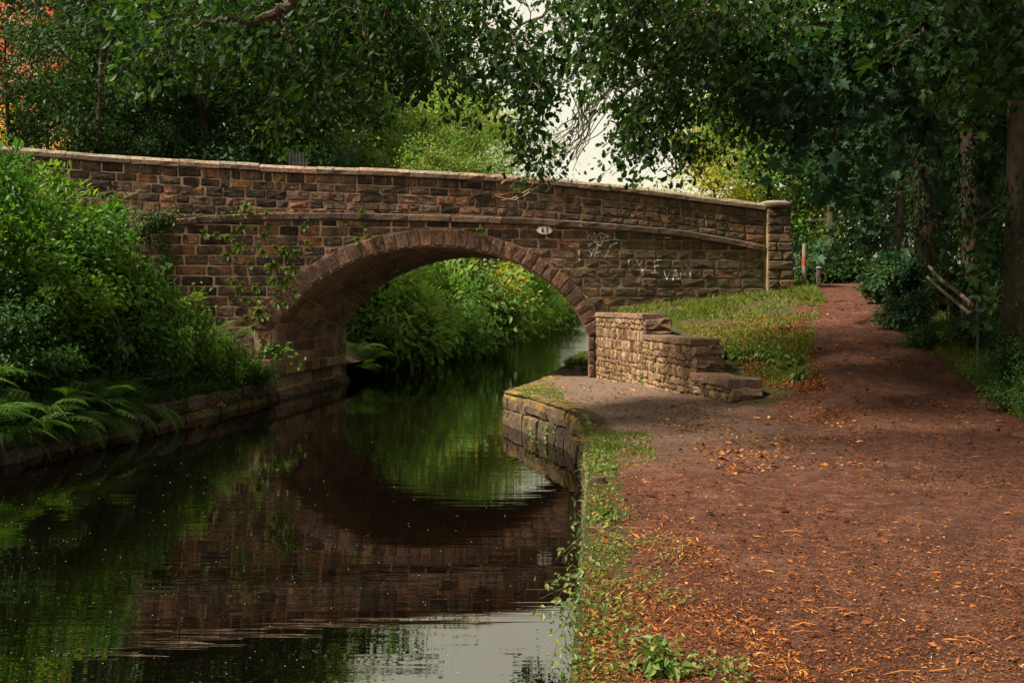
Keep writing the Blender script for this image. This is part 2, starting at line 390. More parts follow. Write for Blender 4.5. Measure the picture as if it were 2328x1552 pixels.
# water
def water():
    b = NB('canal_water'); p = b.pos()
    n1 = b.noise(b.scale(p, (.14, 1.35, 1)), 2.2, 3, .5, .5); n2 = b.noise(b.scale(p, (.16, 1.6, 1)), 7, 2, .5, .4)
    n0 = b.noise(p, .35, 2)
    h = b.math('ADD', b.math('MULTIPLY', n1, .80), b.math('MULTIPLY', n2, .20))
    st = b.math('MULTIPLY', h, b.ramp(n0, [(.35, (.35, .35, .35)), (.65, (1, 1, 1))]))
    y_ = b.xyz(p)[1]; st = b.math('MULTIPLY', st, b.math('ADD', 1.0, b.math('MULTIPLY', b.step(y_, 31, 55), 15.0)))
    nm = b.bump(st, .040, .10)
    d = b.n('ShaderNodeBsdfDiffuse'); d.inputs['Color'].default_value = (.0012, .0008, .0005, 1)
    g = b.n('ShaderNodeBsdfGlossy'); g.inputs['Roughness'].default_value = .0; g.inputs['Color'].default_value = (.92, .9, .86, 1)
    b.l(nm, g.inputs['Normal'])
    fr = b.n('ShaderNodeFresnel'); fr.inputs['IOR'].default_value = 4.0; b.l(nm, fr.inputs['Normal'])
    mx = b.n('ShaderNodeMixShader'); b.l(fr.outputs[0], mx.inputs[0]); b.l(d.outputs[0], mx.inputs[1]); b.l(g.outputs[0], mx.inputs[2])
    return b.done(mx.outputs[0])
tag(link('water', mesh_from('water', [(-60, -14, 0), (80, -14, 0), (80, 400, 0), (-60, 400, 0)], [[(0, 1, 2, 3)]]), water()), kind='structure')

# ------------------------------------------------------------------ the bridge
A = math.radians(11); LX, LY = -5.37, 22.84
ca, sa = math.cos(A), math.sin(A)
BAR = np.array([.78, 5.45, 0.0])                       # the barrel runs along the canal, skew to the face
def Wpx(px, py):
    u = (px - CX) / F; s = (u * LY - LX) / (ca - u * sa); t = LY + s * sa
    return s, ZC - (py - HY) * t / F
def wall(s, z, h=0.0):
    """point on the bridge face: s along it, z up, h proud of it"""
    return np.stack([LX + s * ca + h * sa, LY + s * sa - h * ca, z + 0 * s + 0 * h], -1) if not np.isscalar(s) else np.array([LX + s * ca + h * sa, LY + s * sa - h * ca, z])
def fit(pts, deg):
    a = np.array([Wpx(*p) for p in pts]); c = np.polyfit(a[:, 0], a[:, 1], deg); lo, hi = a[0], a[-1]
    return lambda s: np.polyval(c, np.clip(s, a[0, 0], a[-1, 0])) + np.where(np.asarray(s) < a[0, 0], .0, 0)
cop_top = fit([(0, 332), (165, 345), (270, 352), (380, 360), (540, 368), (700, 377), (850, 383), (1000, 390), (1160, 398), (1340, 412), (1500, 432), (1610, 447), (1740, 463)], 5)
str_top_ = fit([(250, 517), (415, 493), (515, 490), (600, 487), (699, 484), (822, 484), (1083, 492), (1299, 500), (1396, 507), (1474, 518), (1664, 544), (1741, 559)], 4)
def str_top(s):
    s = np.asarray(s, float); return np.where(s < -3.64, 3.905 + (s + 3.64) * .17, str_top_(np.maximum(s, -3.64)))
COPH, STH = .185, .165
def cop_bot(s): return cop_top(s) - COPH
def str_bot(s): return str_top(s) - STH
ip = np.array([Wpx(*p) for p in [(619, 752), (632, 722), (675, 674), (726, 632), (790, 598), (822, 585), (880, 571), (954, 559), (986, 557), (1070, 564), (1128, 579), (1160, 590), (1193, 604), (1244, 639), (1276, 664), (1300, 687), (1319, 715), (1331, 740), (1337, 765)]])
def resample(p, n):
    d = np.concatenate([[0], np.cumsum(np.linalg.norm(np.diff(p, axis=0), axis=1))]); t = np.linspace(0, d[-1], n)
    return np.stack([np.interp(t, d, p[:, i]) for i in range(2)], 1)
IN = resample(ip, 300)
for _ in range(2):
    k = 31; pad = np.concatenate([2 * IN[0] - IN[k:0:-1], IN, 2 * IN[-1] - IN[-2:-k - 2:-1]])
    ker = np.hanning(2 * k + 1); ker /= ker.sum()
    IN = np.stack([np.convolve(pad[:, i], ker, 'same')[k:-k] for i in range(2)], 1)
IN = resample(IN, 300)
SL, SR = IN[0, 0], IN[-1, 0]; ZS = (IN[0, 1] + IN[-1, 1]) / 2
tg = nrm(np.gradient(IN, axis=0)); nm2 = np.stack([-tg[:, 1], tg[:, 0]], 1)     # outward (away from the opening)
ARC = np.concatenate([[0], np.cumsum(np.linalg.norm(np.diff(IN, axis=0), axis=1))]); ALEN = ARC[-1]
RT = .42
EX = IN + nm2 * RT

def clip(poly, p0, n):
    """keep the side of the line through p0 that n points to"""
    out = []; m = len(poly)
    for i in range(m):
        a, c = poly[i], poly[(i + 1) % m]; da = np.dot(a - p0, n); dc = np.dot(c - p0, n)
        if da >= 0: out.append(a)
        if (da >= 0) != (dc >= 0): out.append(a + (c - a) * da / (da - dc))
    return np.array(out)
def area(p): return abs(np.sum(p[:, 0] * np.roll(p[:, 1], -1) - p[:, 1] * np.roll(p[:, 0], -1))) / 2 if len(p) > 2 else 0

def stone_mesh(poly, fmap, rng, joint=.012, proud=.02, bulge=.012, back=-.03, rough=.006, npt=8):
    poly = np.asarray(poly, float)
    if np.sum(poly[:, 0] * np.roll(poly[:, 1], -1) - poly[:, 1] * np.roll(poly[:, 0], -1)) < 0: poly = poly[::-1]
    c = poly.mean(0); ext = poly.max(0) - poly.min(0)
    sc = np.clip(1 - 2 * joint / np.maximum(ext, .03), .4, 1)
    poly = c + (poly - c) * sc
    m = len(poly); L = np.linalg.norm(np.roll(poly, -1, 0) - poly, axis=1)
    cnt = np.maximum(1, np.round(npt * L / L.sum())).astype(int)
    pts = []
    for i in range(m):
        a, d = poly[i], poly[(i + 1) % m]
        for j in range(cnt[i] + (1 if cnt[i] == 1 and L[i] > .2 else 0)):
            t = j / (cnt[i] + (1 if cnt[i] == 1 and L[i] > .2 else 0)); q = a + (d - a) * t
            if j == 0: q = q + (c - q) / (np.linalg.norm(c - q) + 1e-6) * .014     # knocked-off corner
            pts.append(q)
    pts = np.array(pts) + rng.normal(0, rough * .6, (len(pts), 2)); n = len(pts)
    dd = c - pts; inn = pts + dd * np.clip(.03 / (np.abs(dd) + .03), 0, .45) * np.array([1, 1])
    hp = proud + rng.normal(0, .005)
    V = np.concatenate([fmap(pts[:, 0], pts[:, 1], np.full(n, back)), fmap(pts[:, 0], pts[:, 1], hp - .012 + rng.normal(0, rough * .4, n)),
                        fmap(inn[:, 0], inn[:, 1], hp + bulge * .55 + rng.normal(0, rough, n)), fmap(np.array([c[0]]), np.array([c[1]]), np.array([hp + bulge + rng.normal(0, rough)]))])
    i = np.arange(n); k = (i + 1) % n
    q = np.concatenate([np.stack([i, k, n + k, n + i], 1), np.stack([n + i, n + k, 2 * n + k, 2 * n + i], 1)])
    t = np.stack([2 * n + i, 2 * n + k, np.full(n, 3 * n)], 1)
    return V, [q, t]

BVH_V, BVH_F = [], []
def remember(V, G):
    o = sum(len(v) for v in BVH_V); BVH_V.append(V)
    for g in G: BVH_F.extend([tuple(int(x) + o for x in f) for f in g])

BL = (float(wall(3.6, 0.)[0]), float(wall(3.6, 0.)[1] + 2.7), 0)
bridge = thing('bridge', 'dark gritstone hump bridge with one arch over the canal', 'bridge', BL)
def part(name, parent, V, G, mat, rnd=None, smooth=False, world=True):
    me = mesh_from(name, V, G, rnd=rnd, smooth=smooth)
    return link(name, me, mat, parent, BL if parent is bridge else None)

rng = np.random.default_rng(7)
# --- body: face with the opening (quad strip columns), soffit, deck, rear face, far parapet
S0, S1 = -16.0, 12.3
def body():
    mb = MB()
    cols = np.unique(np.concatenate([np.linspace(S0, SL, 40), IN[::4, 0], np.linspace(SR, S1, 20)]))
    zt = cop_bot(cols) - .002
    zb = np.where((cols >= SL) & (cols <= SR), np.interp(cols, IN[:, 0], IN[:, 1]), -1.0)
    for back in (0, 1):
        for i in range(len(cols) - 1):
            inside = (cols[i] + cols[i + 1]) / 2 > SL and (cols[i] + cols[i + 1]) / 2 < SR
            b0, b1 = (zb[i], zb[i + 1]) if inside else (-1.0, -1.0)
            if inside and i and zb[i] < 0: b0 = IN[0, 1]
            q = np.array([wall(cols[i], b0), wall(cols[i + 1], b1), wall(cols[i + 1], zt[i + 1]), wall(cols[i], zt[i])]) + BAR * back
            mb.add(q, [[(0, 1, 2, 3) if not back else (3, 2, 1, 0)]])
    # the parapet's inner faces and top, the road between
    nc = len(cols)
    def strip(f0, f1):
        a = np.array([f0(c) for c in cols]); d = np.array([f1(c) for c in cols])
        i = np.arange(nc - 1)
        mb.add(np.concatenate([a, d]), [np.stack([i, i + 1, nc + i + 1, nc + i], 1)])
    U = BAR / np.linalg.norm(BAR) * .42
    ct = lambda c: float(cop_bot(c)) - .002
    rd = lambda c: float(cop_bot(c)) - 1.0
    strip(lambda c: wall(c, ct(c)), lambda c: wall(c, ct(c)) + U)
    strip(lambda c: wall(c, ct(c)) + U, lambda c: wall(c, rd(c)) + U)
    strip(lambda c: wall(c, rd(c)) + U, lambda c: wall(c, rd(c)) + BAR - U)
    strip(lambda c: wall(c, rd(c)) + BAR - U, lambda c: wall(c, ct(c)) + BAR - U)
    strip(lambda c: wall(c, ct(c)) + BAR - U, lambda c: wall(c, ct(c)) + BAR)
    # soffit and abutments
    full = np.concatenate([[[SL, -1.0]], IN, [[SR, -1.0]]]); m = len(full)
    a = np.array([wall(p[0], p[1]) for p in full]); i = np.arange(m - 1)
    mb.add(np.concatenate([a, a + BAR]), [np.stack([i, m + i, m + i + 1, i + 1], 1)])
    # right end
    e = wall(S1, -1.0); f = wall(S1, ct(S1))
    mb.add([e, f, f + BAR, e + BAR], [[(0, 1, 2, 3)]])
    return mb
link('wall', body().mesh('wall'), M_MORT, bridge, BL)

def fwall(s, z, h): return wall(np.asarray(s, float), np.asarray(z, float), np.asarray(h, float))
# --- parapet courses follow the coping, the string course cuts the lowest
parapet = thing('parapet', None, None); del_keys = None
def sub(name, label=None):
    o = bpy.data.objects.new(name, None); COL.objects.link(o); o.parent = bridge; o.location = (0, 0, 0)
    o.matrix_parent_inverse = Matrix.Translation(-Vector(BL))
    if label: o['label'] = label
    return o
bpy.data.objects.remove(parapet)
parapet = sub('parapet'); spandrel = sub('spandrel'); ring = sub('arch_ring'); copg = sub('coping'); strg = sub('string_course'); soff = sub('soffit'); pier = sub('end_pier')
HC = .205
HCW = [0, -.012, .010, -.006, .014, -.010, .008, 0, .01, 0]
for k in range(9):
    s = -6.1 + rng.random() * .3
    while s < 11.93:
        wd = rng.uniform(.26, .56) if rng.random() > .12 else rng.uniform(.16, .25)
        s2 = min(s + wd, 11.95)
        if 11.95 - s2 < .14: s2 = 11.95
        top = lambda q, k=k: float(cop_bot(q)) - k * HC + HCW[k]
        hh = HC * (1 + .06 * math.sin(k * 2.1))
        bot = lambda q, k=k: float(cop_bot(q)) - (k + 1) * HC + HCW[k + 1]
        poly = np.array([(s, bot(s)), (s2, bot(s2)), (s2, top(s2)), (s, top(s))]) + rng.normal(0, .009, (4, 2))
        sm = (s + s2) / 2; zst = float(str_top(sm)); sl = (float(str_top(sm + .2)) - float(str_top(sm - .2))) / .4
        nn = np.array([-sl, 1]); poly = clip(poly, np.array([sm, zst]), nn / np.linalg.norm(nn))
        if area(poly) > .012 and np.ptp(poly[:, 1]) > .05:
            V, G = stone_mesh(poly, fwall, rng, joint=.008, proud=.014 + rng.uniform(0, .014), bulge=rng.uniform(.004, .017)); remember(V, G)
            part('parapet_stone', parapet, V, G, M_STONE)
        s = s2
# --- spandrel courses, level, cut by ring and string
HS = .232
def zground_at(s):
    p = wall(float(s), 0.)
    return float(zR(p[0], p[1] - .15)) if s > 7.2 else .1
for k in range(18):
    z1 = 4.22 - k * HS; z0 = z1 - HS
    if z0 < -.05: break
    s = -4.2 + rng.random() * .3
    while s < 11.93:
        wd = rng.uniform(.30, .72)
        s2 = min(s + wd, 11.95)
        if 11.95 - s2 < .16: s2 = 11.95
        poly = np.array([(s, z0), (s2, z0), (s2, z1), (s, z1)]) + rng.normal(0, .007, (4, 2))
        sm = (s + s2) / 2; c = np.array([sm, (z0 + z1) / 2])
        sl = (float(str_bot(sm + .2)) - float(str_bot(sm - .2))) / .4; nn = np.array([sl, -1.]); nn /= np.linalg.norm(nn)
        poly = clip(poly, np.array([sm, float(str_bot(sm))]), nn)
        ok = len(poly) > 2
        if ok:
            c = poly.mean(0)
            if c[1] > ZS - .1:
                j = np.argmin(np.sum((EX - c) ** 2, 1)); poly = clip(poly, EX[j], nm2[j])
            elif c[0] < 3: poly = clip(poly, np.array([SL - .36, 0]), np.array([-1., 0]))
            else: poly = clip(poly, np.array([SR + .17, 0]), np.array([1., 0]))
        if len(poly) > 2 and area(poly) > .012 and min(np.ptp(poly[:, 0]), np.ptp(poly[:, 1])) > .05 and not (sm > 7.5 and z1 < zground_at(sm) - .1):
            V, G = stone_mesh(poly, fwall, rng, joint=.011, proud=.014, bulge=rng.uniform(.003, .013)); remember(V, G)
            part('spandrel_stone', spandrel, V, G, M_STONE)
        s = s2
# --- voussoirs, then jamb blocks down to the water
nv = 33; cuts = np.linspace(0, ALEN, nv + 1); cuts[1:-1] += rng.normal(0, .012, nv - 1)
for i in range(nv):
    j0, j1 = np.interp(cuts[i], ARC, np.arange(300)), np.interp(cuts[i + 1], ARC, np.arange(300))
    gi = lambda arr, j: np.array([np.interp(j, np.arange(300), arr[:, 0]), np.interp(j, np.arange(300), arr[:, 1])])
    jm = (j0 + j1) / 2; t = RT * rng.uniform(.94, 1.03) * (1 + (.18 if 22 < i < 31 and i % 3 == 0 else 0))
    a, b2, m0 = gi(IN, j0), gi(IN, j1), gi(IN, jm)
    n0, n1 = gi(nm2, j0), gi(nm2, j1)
    poly = np.array([a, b2, b2 + n1 * t, a + n0 * t])
    V, G = stone_mesh(poly, fwall, rng, joint=.011, proud=.030, bulge=.008, rough=.004, npt=8); remember(V, G)
    V2, G2 = V, G
    part('voussoir', ring, V2, G2, M_VOUS)
for a, e_, sg in ((IN[0], EX[0], -1), (IN[-1], EX[-1], 1)):
    poly = np.array([a, (a[0] + sg * .40, a[1]), e_])
    if area(poly) > .006:
        V, G = stone_mesh(poly, fwall, rng, joint=.006, proud=.03, bulge=.008, rough=.004); part('springer', ring, V, G, M_VOUS)
for side, s_in, wdt in ((-1, SL, .36), (1, SR, .17)):
    z = IN[0, 1] if side < 0 else IN[-1, 1]
    while z > .0:
        hgt = rng.uniform(.24, .36); wd = wdt * (1 if side > 0 else rng.uniform(.8, 1.0))
        poly = np.array([(s_in, z - hgt), (s_in + side * wd, z - hgt), (s_in + side * wd, z), (s_in, z)])
        V, G = stone_mesh(poly, fwall, rng, joint=.006, proud=.034, bulge=.008, rough=.004); part('jamb_stone', ring, V, G, M_VOUS); z -= hgt
# --- soffit courses (left of the crown and the near abutment) laid askew
def fsoff(u, v, h):
    u = np.asarray(u, float); v = np.asarray(v, float); h = np.asarray(h, float)
    uu = np.clip(u, 0, ALEN); s = np.interp(uu, ARC, IN[:, 0]); z = np.interp(uu, ARC, IN[:, 1]) + np.minimum(u, 0)
    ns = np.interp(uu, ARC, nm2[:, 0]); nz = np.interp(uu, ARC, nm2[:, 1])
    base = np.stack([LX + s * ca, LY + s * sa, z], -1) + (v / 5.505)[:, None] * BAR
    return base - np.stack([ns * ca, ns * sa, nz], -1) * h[:, None]
u = -1.62; ci = 0
while u < ALEN * .72:
    du = .27 if u < 0 else .26; v = .25 - rng.random() * .4
    while v < 5.5:
        dv = rng.uniform(.5, .95); v2 = min(v + dv, 5.5); v1 = max(v, .02)
        if v2 - v1 > .12:
            sk = .16 if u > .1 else 0.0
            poly = np.array([(u - sk * v1, v1), (u + du - sk * v1, v1), (u + du - sk * v2, v2), (u - sk * v2, v2)])
            if poly[:, 0].min() > -1.7:
                V, G = stone_mesh(poly, fsoff, rng, joint=.008, proud=.012, bulge=.014, rough=.006); part('soffit_stone', soff, V, [g[:, ::-1] for g in G], M_SOFF)
        v = v2
    u += du
# --- blocks swept along the wall: string course and coping
def sweep(s0, s1, prof, base, nseg, rng, rough=.004, gap=.006):
    ss_ = np.linspace(s0 + gap, s1 - gap, nseg + 1); prof = np.array(prof); m = len(prof)
    jit = rng.normal(0, .006, 2)
    V = []
    for q in ss_:
        bz = float(base(q))
        for (h, z) in prof: V.append(wall(float(q), bz + z + jit[0] + rng.normal(0, rough * .7), h + jit[1] * .6 + rng.normal(0, rough)))
    V = np.array(V); i = np.arange(nseg)[:, None] * m; j = np.arange(m)[None, :]; k = (j + 1) % m
    q = np.stack([i + j, i + k, i + m + k, i + m + j], -1).reshape(-1, 4)
    caps = np.array([list(range(m))[::-1], list(range(nseg * m, nseg * m + m))])
    return V, [q, caps]
s = -7.0
while s < 11.95:
    s2 = min(s + rng.uniform(.75, 1.25), 11.96); s2 = 11.96 if 11.96 - s2 < .3 else s2
    V, G = sweep(s, s2, [(-.05, 0), (.055, .0), (.075, .02), (.075, STH - .03), (.05, STH), (-.05, STH)], str_bot, 4, rng, .004); remember(V, G)
    part('string_stone', strg, V, G, M_STR); s = s2
s = -9.6
while s < 11.95:
    s2 = min(s + rng.uniform(.8, 1.35), 11.96); s2 = 11.96 if 11.96 - s2 < .35 else s2
    V, G = sweep(s, s2, [(-.46, .0), (.06, .0), (.075, .02), (.07, COPH - .075), (.02, COPH - .015), (-.10, COPH + .01), (-.40, COPH - .02), (-.46, COPH - .08)], cop_bot, 4, rng, .005)
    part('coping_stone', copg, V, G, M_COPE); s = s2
# --- end pier with its domed cap
def fpier(s, z, h): return wall(np.asarray(s, float), np.asarray(z, float), np.asarray(h, float) + .13)
PS0, PS1 = 11.98, 12.62
ptop = float(Wpx(1770, 474)[1]); pbot = 2.15
def block_at(s0, s1, h0, h1, z0, z1, rng=None, jit=.006):
    V = []
    for z in (z0, z1):
        for h in (h0, h1):
            for q in (s0, s1): V.append(wall(float(q), z, h))
    V = np.array(V)
    return V, [[(0, 1, 3, 2), (4, 6, 7, 5), (0, 4, 5, 1), (2, 3, 7, 6), (0, 2, 6, 4), (1, 5, 7, 3)]]
V, G = block_at(PS0 + .02, PS1 - .02, -.5, .13, pbot - .4, ptop); part('core', pier, V, G, M_MORT)
z = ptop; k = 0
while z > pbot - .1:
    hgt = rng.uniform(.19, .26); wid = .03 * (k >= 4) + .03 * (k >= 8)
    sp = PS0 + (PS1 - PS0) * rng.uniform(.35, .68) if k % 3 else PS1 + wid
    for (a, c) in ([(PS0 - wid * .3, sp), (sp, PS1 + wid)] if sp < PS1 else [(PS0 - wid * .3, PS1 + wid)]):
        V, G = stone_mesh(np.array([(a, z - hgt), (c, z - hgt), (c, z), (a, z)]), lambda s_, z_, h_: fpier(s_, z_, h_ + wid), rng, joint=.009, proud=.018, bulge=.016); part('pier_stone', pier, V, G, M_STONE)
    for (a, c) in ((-.52, -.2), (-.2, .145 + wid)):        # the return face, towards the path
        fr = lambda q, z_, h_: wall(PS1 - .02 + wid + np.asarray(h_, float), np.asarray(z_, float), np.asarray(q, float))
        V, G = stone_mesh(np.array([(a, z - hgt), (c, z - hgt), (c, z), (a, z)]), fr, rng, joint=.009, proud=.018, bulge=.016); part('pier_stone', pier, V, G, M_STONE)
    z -= hgt; k += 1
mb = MB()
rings = [(-.045, .36), (.0, .385), (.03, .39), (.10, .385), (.135, .35), (.165, .26), (.18, .12)]
cs = (PS0 + PS1) / 2; V = []
for (zz, r) in [(-.045, .30)] + rings:
    for t in range(16):
        th = t / 16 * 2 * math.pi; cx_, cy_ = math.cos(th), math.sin(th); q = max(abs(cx_), abs(cy_)); sq = 1 / q * .72 + .28
        sq = sq if zz < .12 else 1 + (sq - 1) * .4
        V.append(wall(cs + cx_ * r * min(sq, 1.22), ptop + .03 + zz, -.17 + cy_ * r * min(sq, 1.22)))
m = len(rings) + 1; i = np.arange(m - 1)[:, None] * 16; j = np.arange(16)[None]; kk = (j + 1) % 16
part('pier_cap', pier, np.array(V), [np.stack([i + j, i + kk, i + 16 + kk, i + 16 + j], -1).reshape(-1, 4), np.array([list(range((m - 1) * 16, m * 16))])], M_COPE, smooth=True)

# --- number plate
pc = Wpx(1237, 524); n = 40
V = [wall(pc[0] + .19 * math.cos(t), pc[1] + .1 * math.sin(t), h) for (h, ) in ((.02,), (.062,)) for t in np.arange(n) * 2 * math.pi / n]
i = np.arange(n); kk = (i + 1) % n
plate = part('number_plate', bridge, np.array(V), [np.stack([i, kk, n + kk, n + i], 1), np.array([list(range(n, 2 * n))])], plain('plate_enamel', (.80, .76, .62), .45, .4, 0, .08, 20))
plate['label'] = 'oval cream number plate reading 63'
M_BLACK = plain('black_paint', (.012, .011, .010), .5, .4)
V = [wall(pc[0] + a * math.cos(t), pc[1] + c * math.sin(t), .0645) for (a, c) in ((.178, .089), (.170, .081)) for t in np.arange(n) * 2 * math.pi / n]
link('plate_border', mesh_from('plate_border', np.array(V), [np.stack([i, kk, n + kk, n + i], 1)]), M_BLACK, plate, BL).matrix_parent_inverse = Matrix()
def glyph(txt, ds):
    cu = bpy.data.curves.new('numeral', 'FONT'); cu.body = txt; cu.size = .155; cu.extrude = .002; cu.align_x = 'CENTER'; cu.align_y = 'CENTER'; cu.offset = .0035
    to = bpy.data.objects.new('numeral_tmp', cu); COL.objects.link(to)
    bpy.context.view_layer.update()
    me = bpy.data.meshes.new_from_object(to); bpy.data.objects.remove(to)
    co = np.array([v.co[:] for v in me.vertices])
    W_ = np.array([wall(pc[0] + ds + q[0], pc[1] + q[1], .0665 + q[2]) for q in co])
    me.vertices.foreach_set('co', W_.astype(np.float32).ravel()); me.update()
    o = link('numeral', me, M_BLACK, plate); o.matrix_parent_inverse = Matrix()
for t_, d_ in (('6', -.052), ('3', .052)): glyph(t_, d_)
for ch in plate.children: ch.matrix_parent_inverse = Matrix.Identity(4)

# --- chalk tags, pressed onto the stones
tree_bvh = BVHTree.FromPolygons([tuple(v) for v in np.concatenate(BVH_V)], BVH_F)
wn = Vector((sa, -ca, 0))
def stroke(pts, width):
    pts = np.array(pts, float); d = np.concatenate([[0], np.cumsum(np.linalg.norm(np.diff(pts, axis=0), axis=1))])
    t = np.linspace(0, d[-1], max(4, int(d[-1] / 2.2))); q = np.stack([np.interp(t, d, pts[:, k]) for k in range(2)], 1)
    if len(q) > 8:
        q[1:-1] = (q[:-2] + 2 * q[1:-1] + q[2:]) / 4
    sz = np.array([Wpx(*p) for p in q]); dd = nrm(np.gradient(sz, axis=0)); nn = np.stack([-dd[:, 1], dd[:, 0]], 1) * width / 2
    V = []
    for e in (sz - nn, sz + nn):
        for (s_, z_) in e:
            o = Vector(wall(float(s_), float(z_), .3)); hit = tree_bvh.ray_cast(o, -wn, .35)
            V.append(np.array(hit[0] if hit[0] else wall(float(s_), float(z_), .004)) + np.array(wn) * .007)
    m = len(q); i = np.arange(m - 1)
    return np.array(V), [np.stack([i, i + 1, m + i + 1, m + i], 1)]
def chalk():
    b = NB('chalk'); p = b.pos(); n = b.noise(p, 30, 3, .7)
    d = b.principled((.55, .53, .48), .95, .05); t = b.n('ShaderNodeBsdfTransparent'); mx = b.n('ShaderNodeMixShader')
    b.l(b.math('MULTIPLY', b.step(n, .34, .62), .85), mx.inputs[0]); b.l(t.outputs[0], mx.inputs[1]); b.l(d, mx.inputs[2]); return b.done(mx.outputs[0])
M_CHALK = chalk()
gr = sub('graffiti', 'faint white chalk tags scrawled on the stones')
strokes = [
    [(1336, 545), (1341, 530), (1345, 545), (1351, 528), (1354, 546), (1362, 528), (1366, 545)], [(1361, 528), (1387, 538), (1368, 541)], [(1350, 548), (1365, 560), (1372, 540)], [(1334, 556), (1352, 551), (1384, 547)], [(1338, 560), (1346, 553)],
    [(1315, 567), (1317, 598)], [(1313, 568), (1321, 567)], [(1337, 570), (1352, 582)], [(1352, 563), (1338, 590)], [(1360, 557), (1353, 575), (1368, 572)], [(1402, 552), (1388, 557), (1374, 588)], [(1378, 572), (1386, 572)],
    [(1428, 592), (1431, 616)], [(1426, 592), (1436, 590)], [(1447, 590), (1453, 604), (1460, 591)], [(1453, 604), (1460, 614), (1462, 628)], [(1448, 614), (1462, 613)],
    [(1503, 590), (1487, 592), (1488, 618)], [(1487, 604), (1498, 604)], [(1478, 620), (1495, 620)],
    [(1508, 612), (1515, 636), (1521, 618)], [(1528, 638), (1535, 612), (1542, 634)], [(1530, 628), (1541, 626)], [(1546, 636), (1549, 606), (1556, 626), (1563, 604), (1570, 628)],
    [(1432, 628), (1441, 630)], [(1510, 540), (1522, 541)]]
for st_ in strokes:
    V, G = stroke(st_, .026 if len(st_) < 4 else .018); part('chalk_stroke', gr, V, G, M_CHALK)
for o in gr.children: o.matrix_parent_inverse = Matrix.Identity(4)

# ------------------------------------------------------------------ stepped wing wall beside the towpath
wl = np.array([2.05, 24.0]); we = np.array([3.51, 15.95]); wdir = (we - wl) / np.linalg.norm(we - wl); wnorm = np.array([wdir[1], -wdir[0]])   # towards the canal
if wnorm[0] > 0: wnorm = -wnorm
WL = float(np.linalg.norm(we - wl))
def fw(u, z, h): 
    u = np.asarray(u, float); h = np.asarray(h, float)
    return np.stack([wl[0] + wdir[0] * u + wnorm[0] * h, wl[1] + wdir[1] * u + wnorm[1] * h, np.asarray(z, float) + 0 * u + 0 * h], -1)
WLOC = (2.9, 20.0, .5)
wing = thing('stepped_wing_wall', 'low rubble wing wall stepping down in three tiers beside the towpath', 'wall', WLOC)
def wpart(name, V, G, mat): return link(name, mesh_from(name, V, G), mat, wing, WLOC)
uY = lambda Y: (24 - Y) / (24 - 15.95) * WL
tiers = [(0.0, uY(20.36), 1.98), (uY(20.36), uY(17.6), 1.56), (uY(17.6), WL, .98)]
TH = .46
for (u0, u1, zt) in tiers:
    V = np.array([fw(u, z, h) for z in (.0, zt - .1) for h in (-TH + .02, -.0) for u in (u0 - .02, u1 - .015)])
    wpart('core', V, [[(0, 1, 3, 2), (4, 6, 7, 5), (0, 4, 5, 1), (2, 3, 7, 6), (0, 2, 6, 4), (1, 5, 7, 3)]], M_MORT)
rng = np.random.default_rng(21)
NW = 0
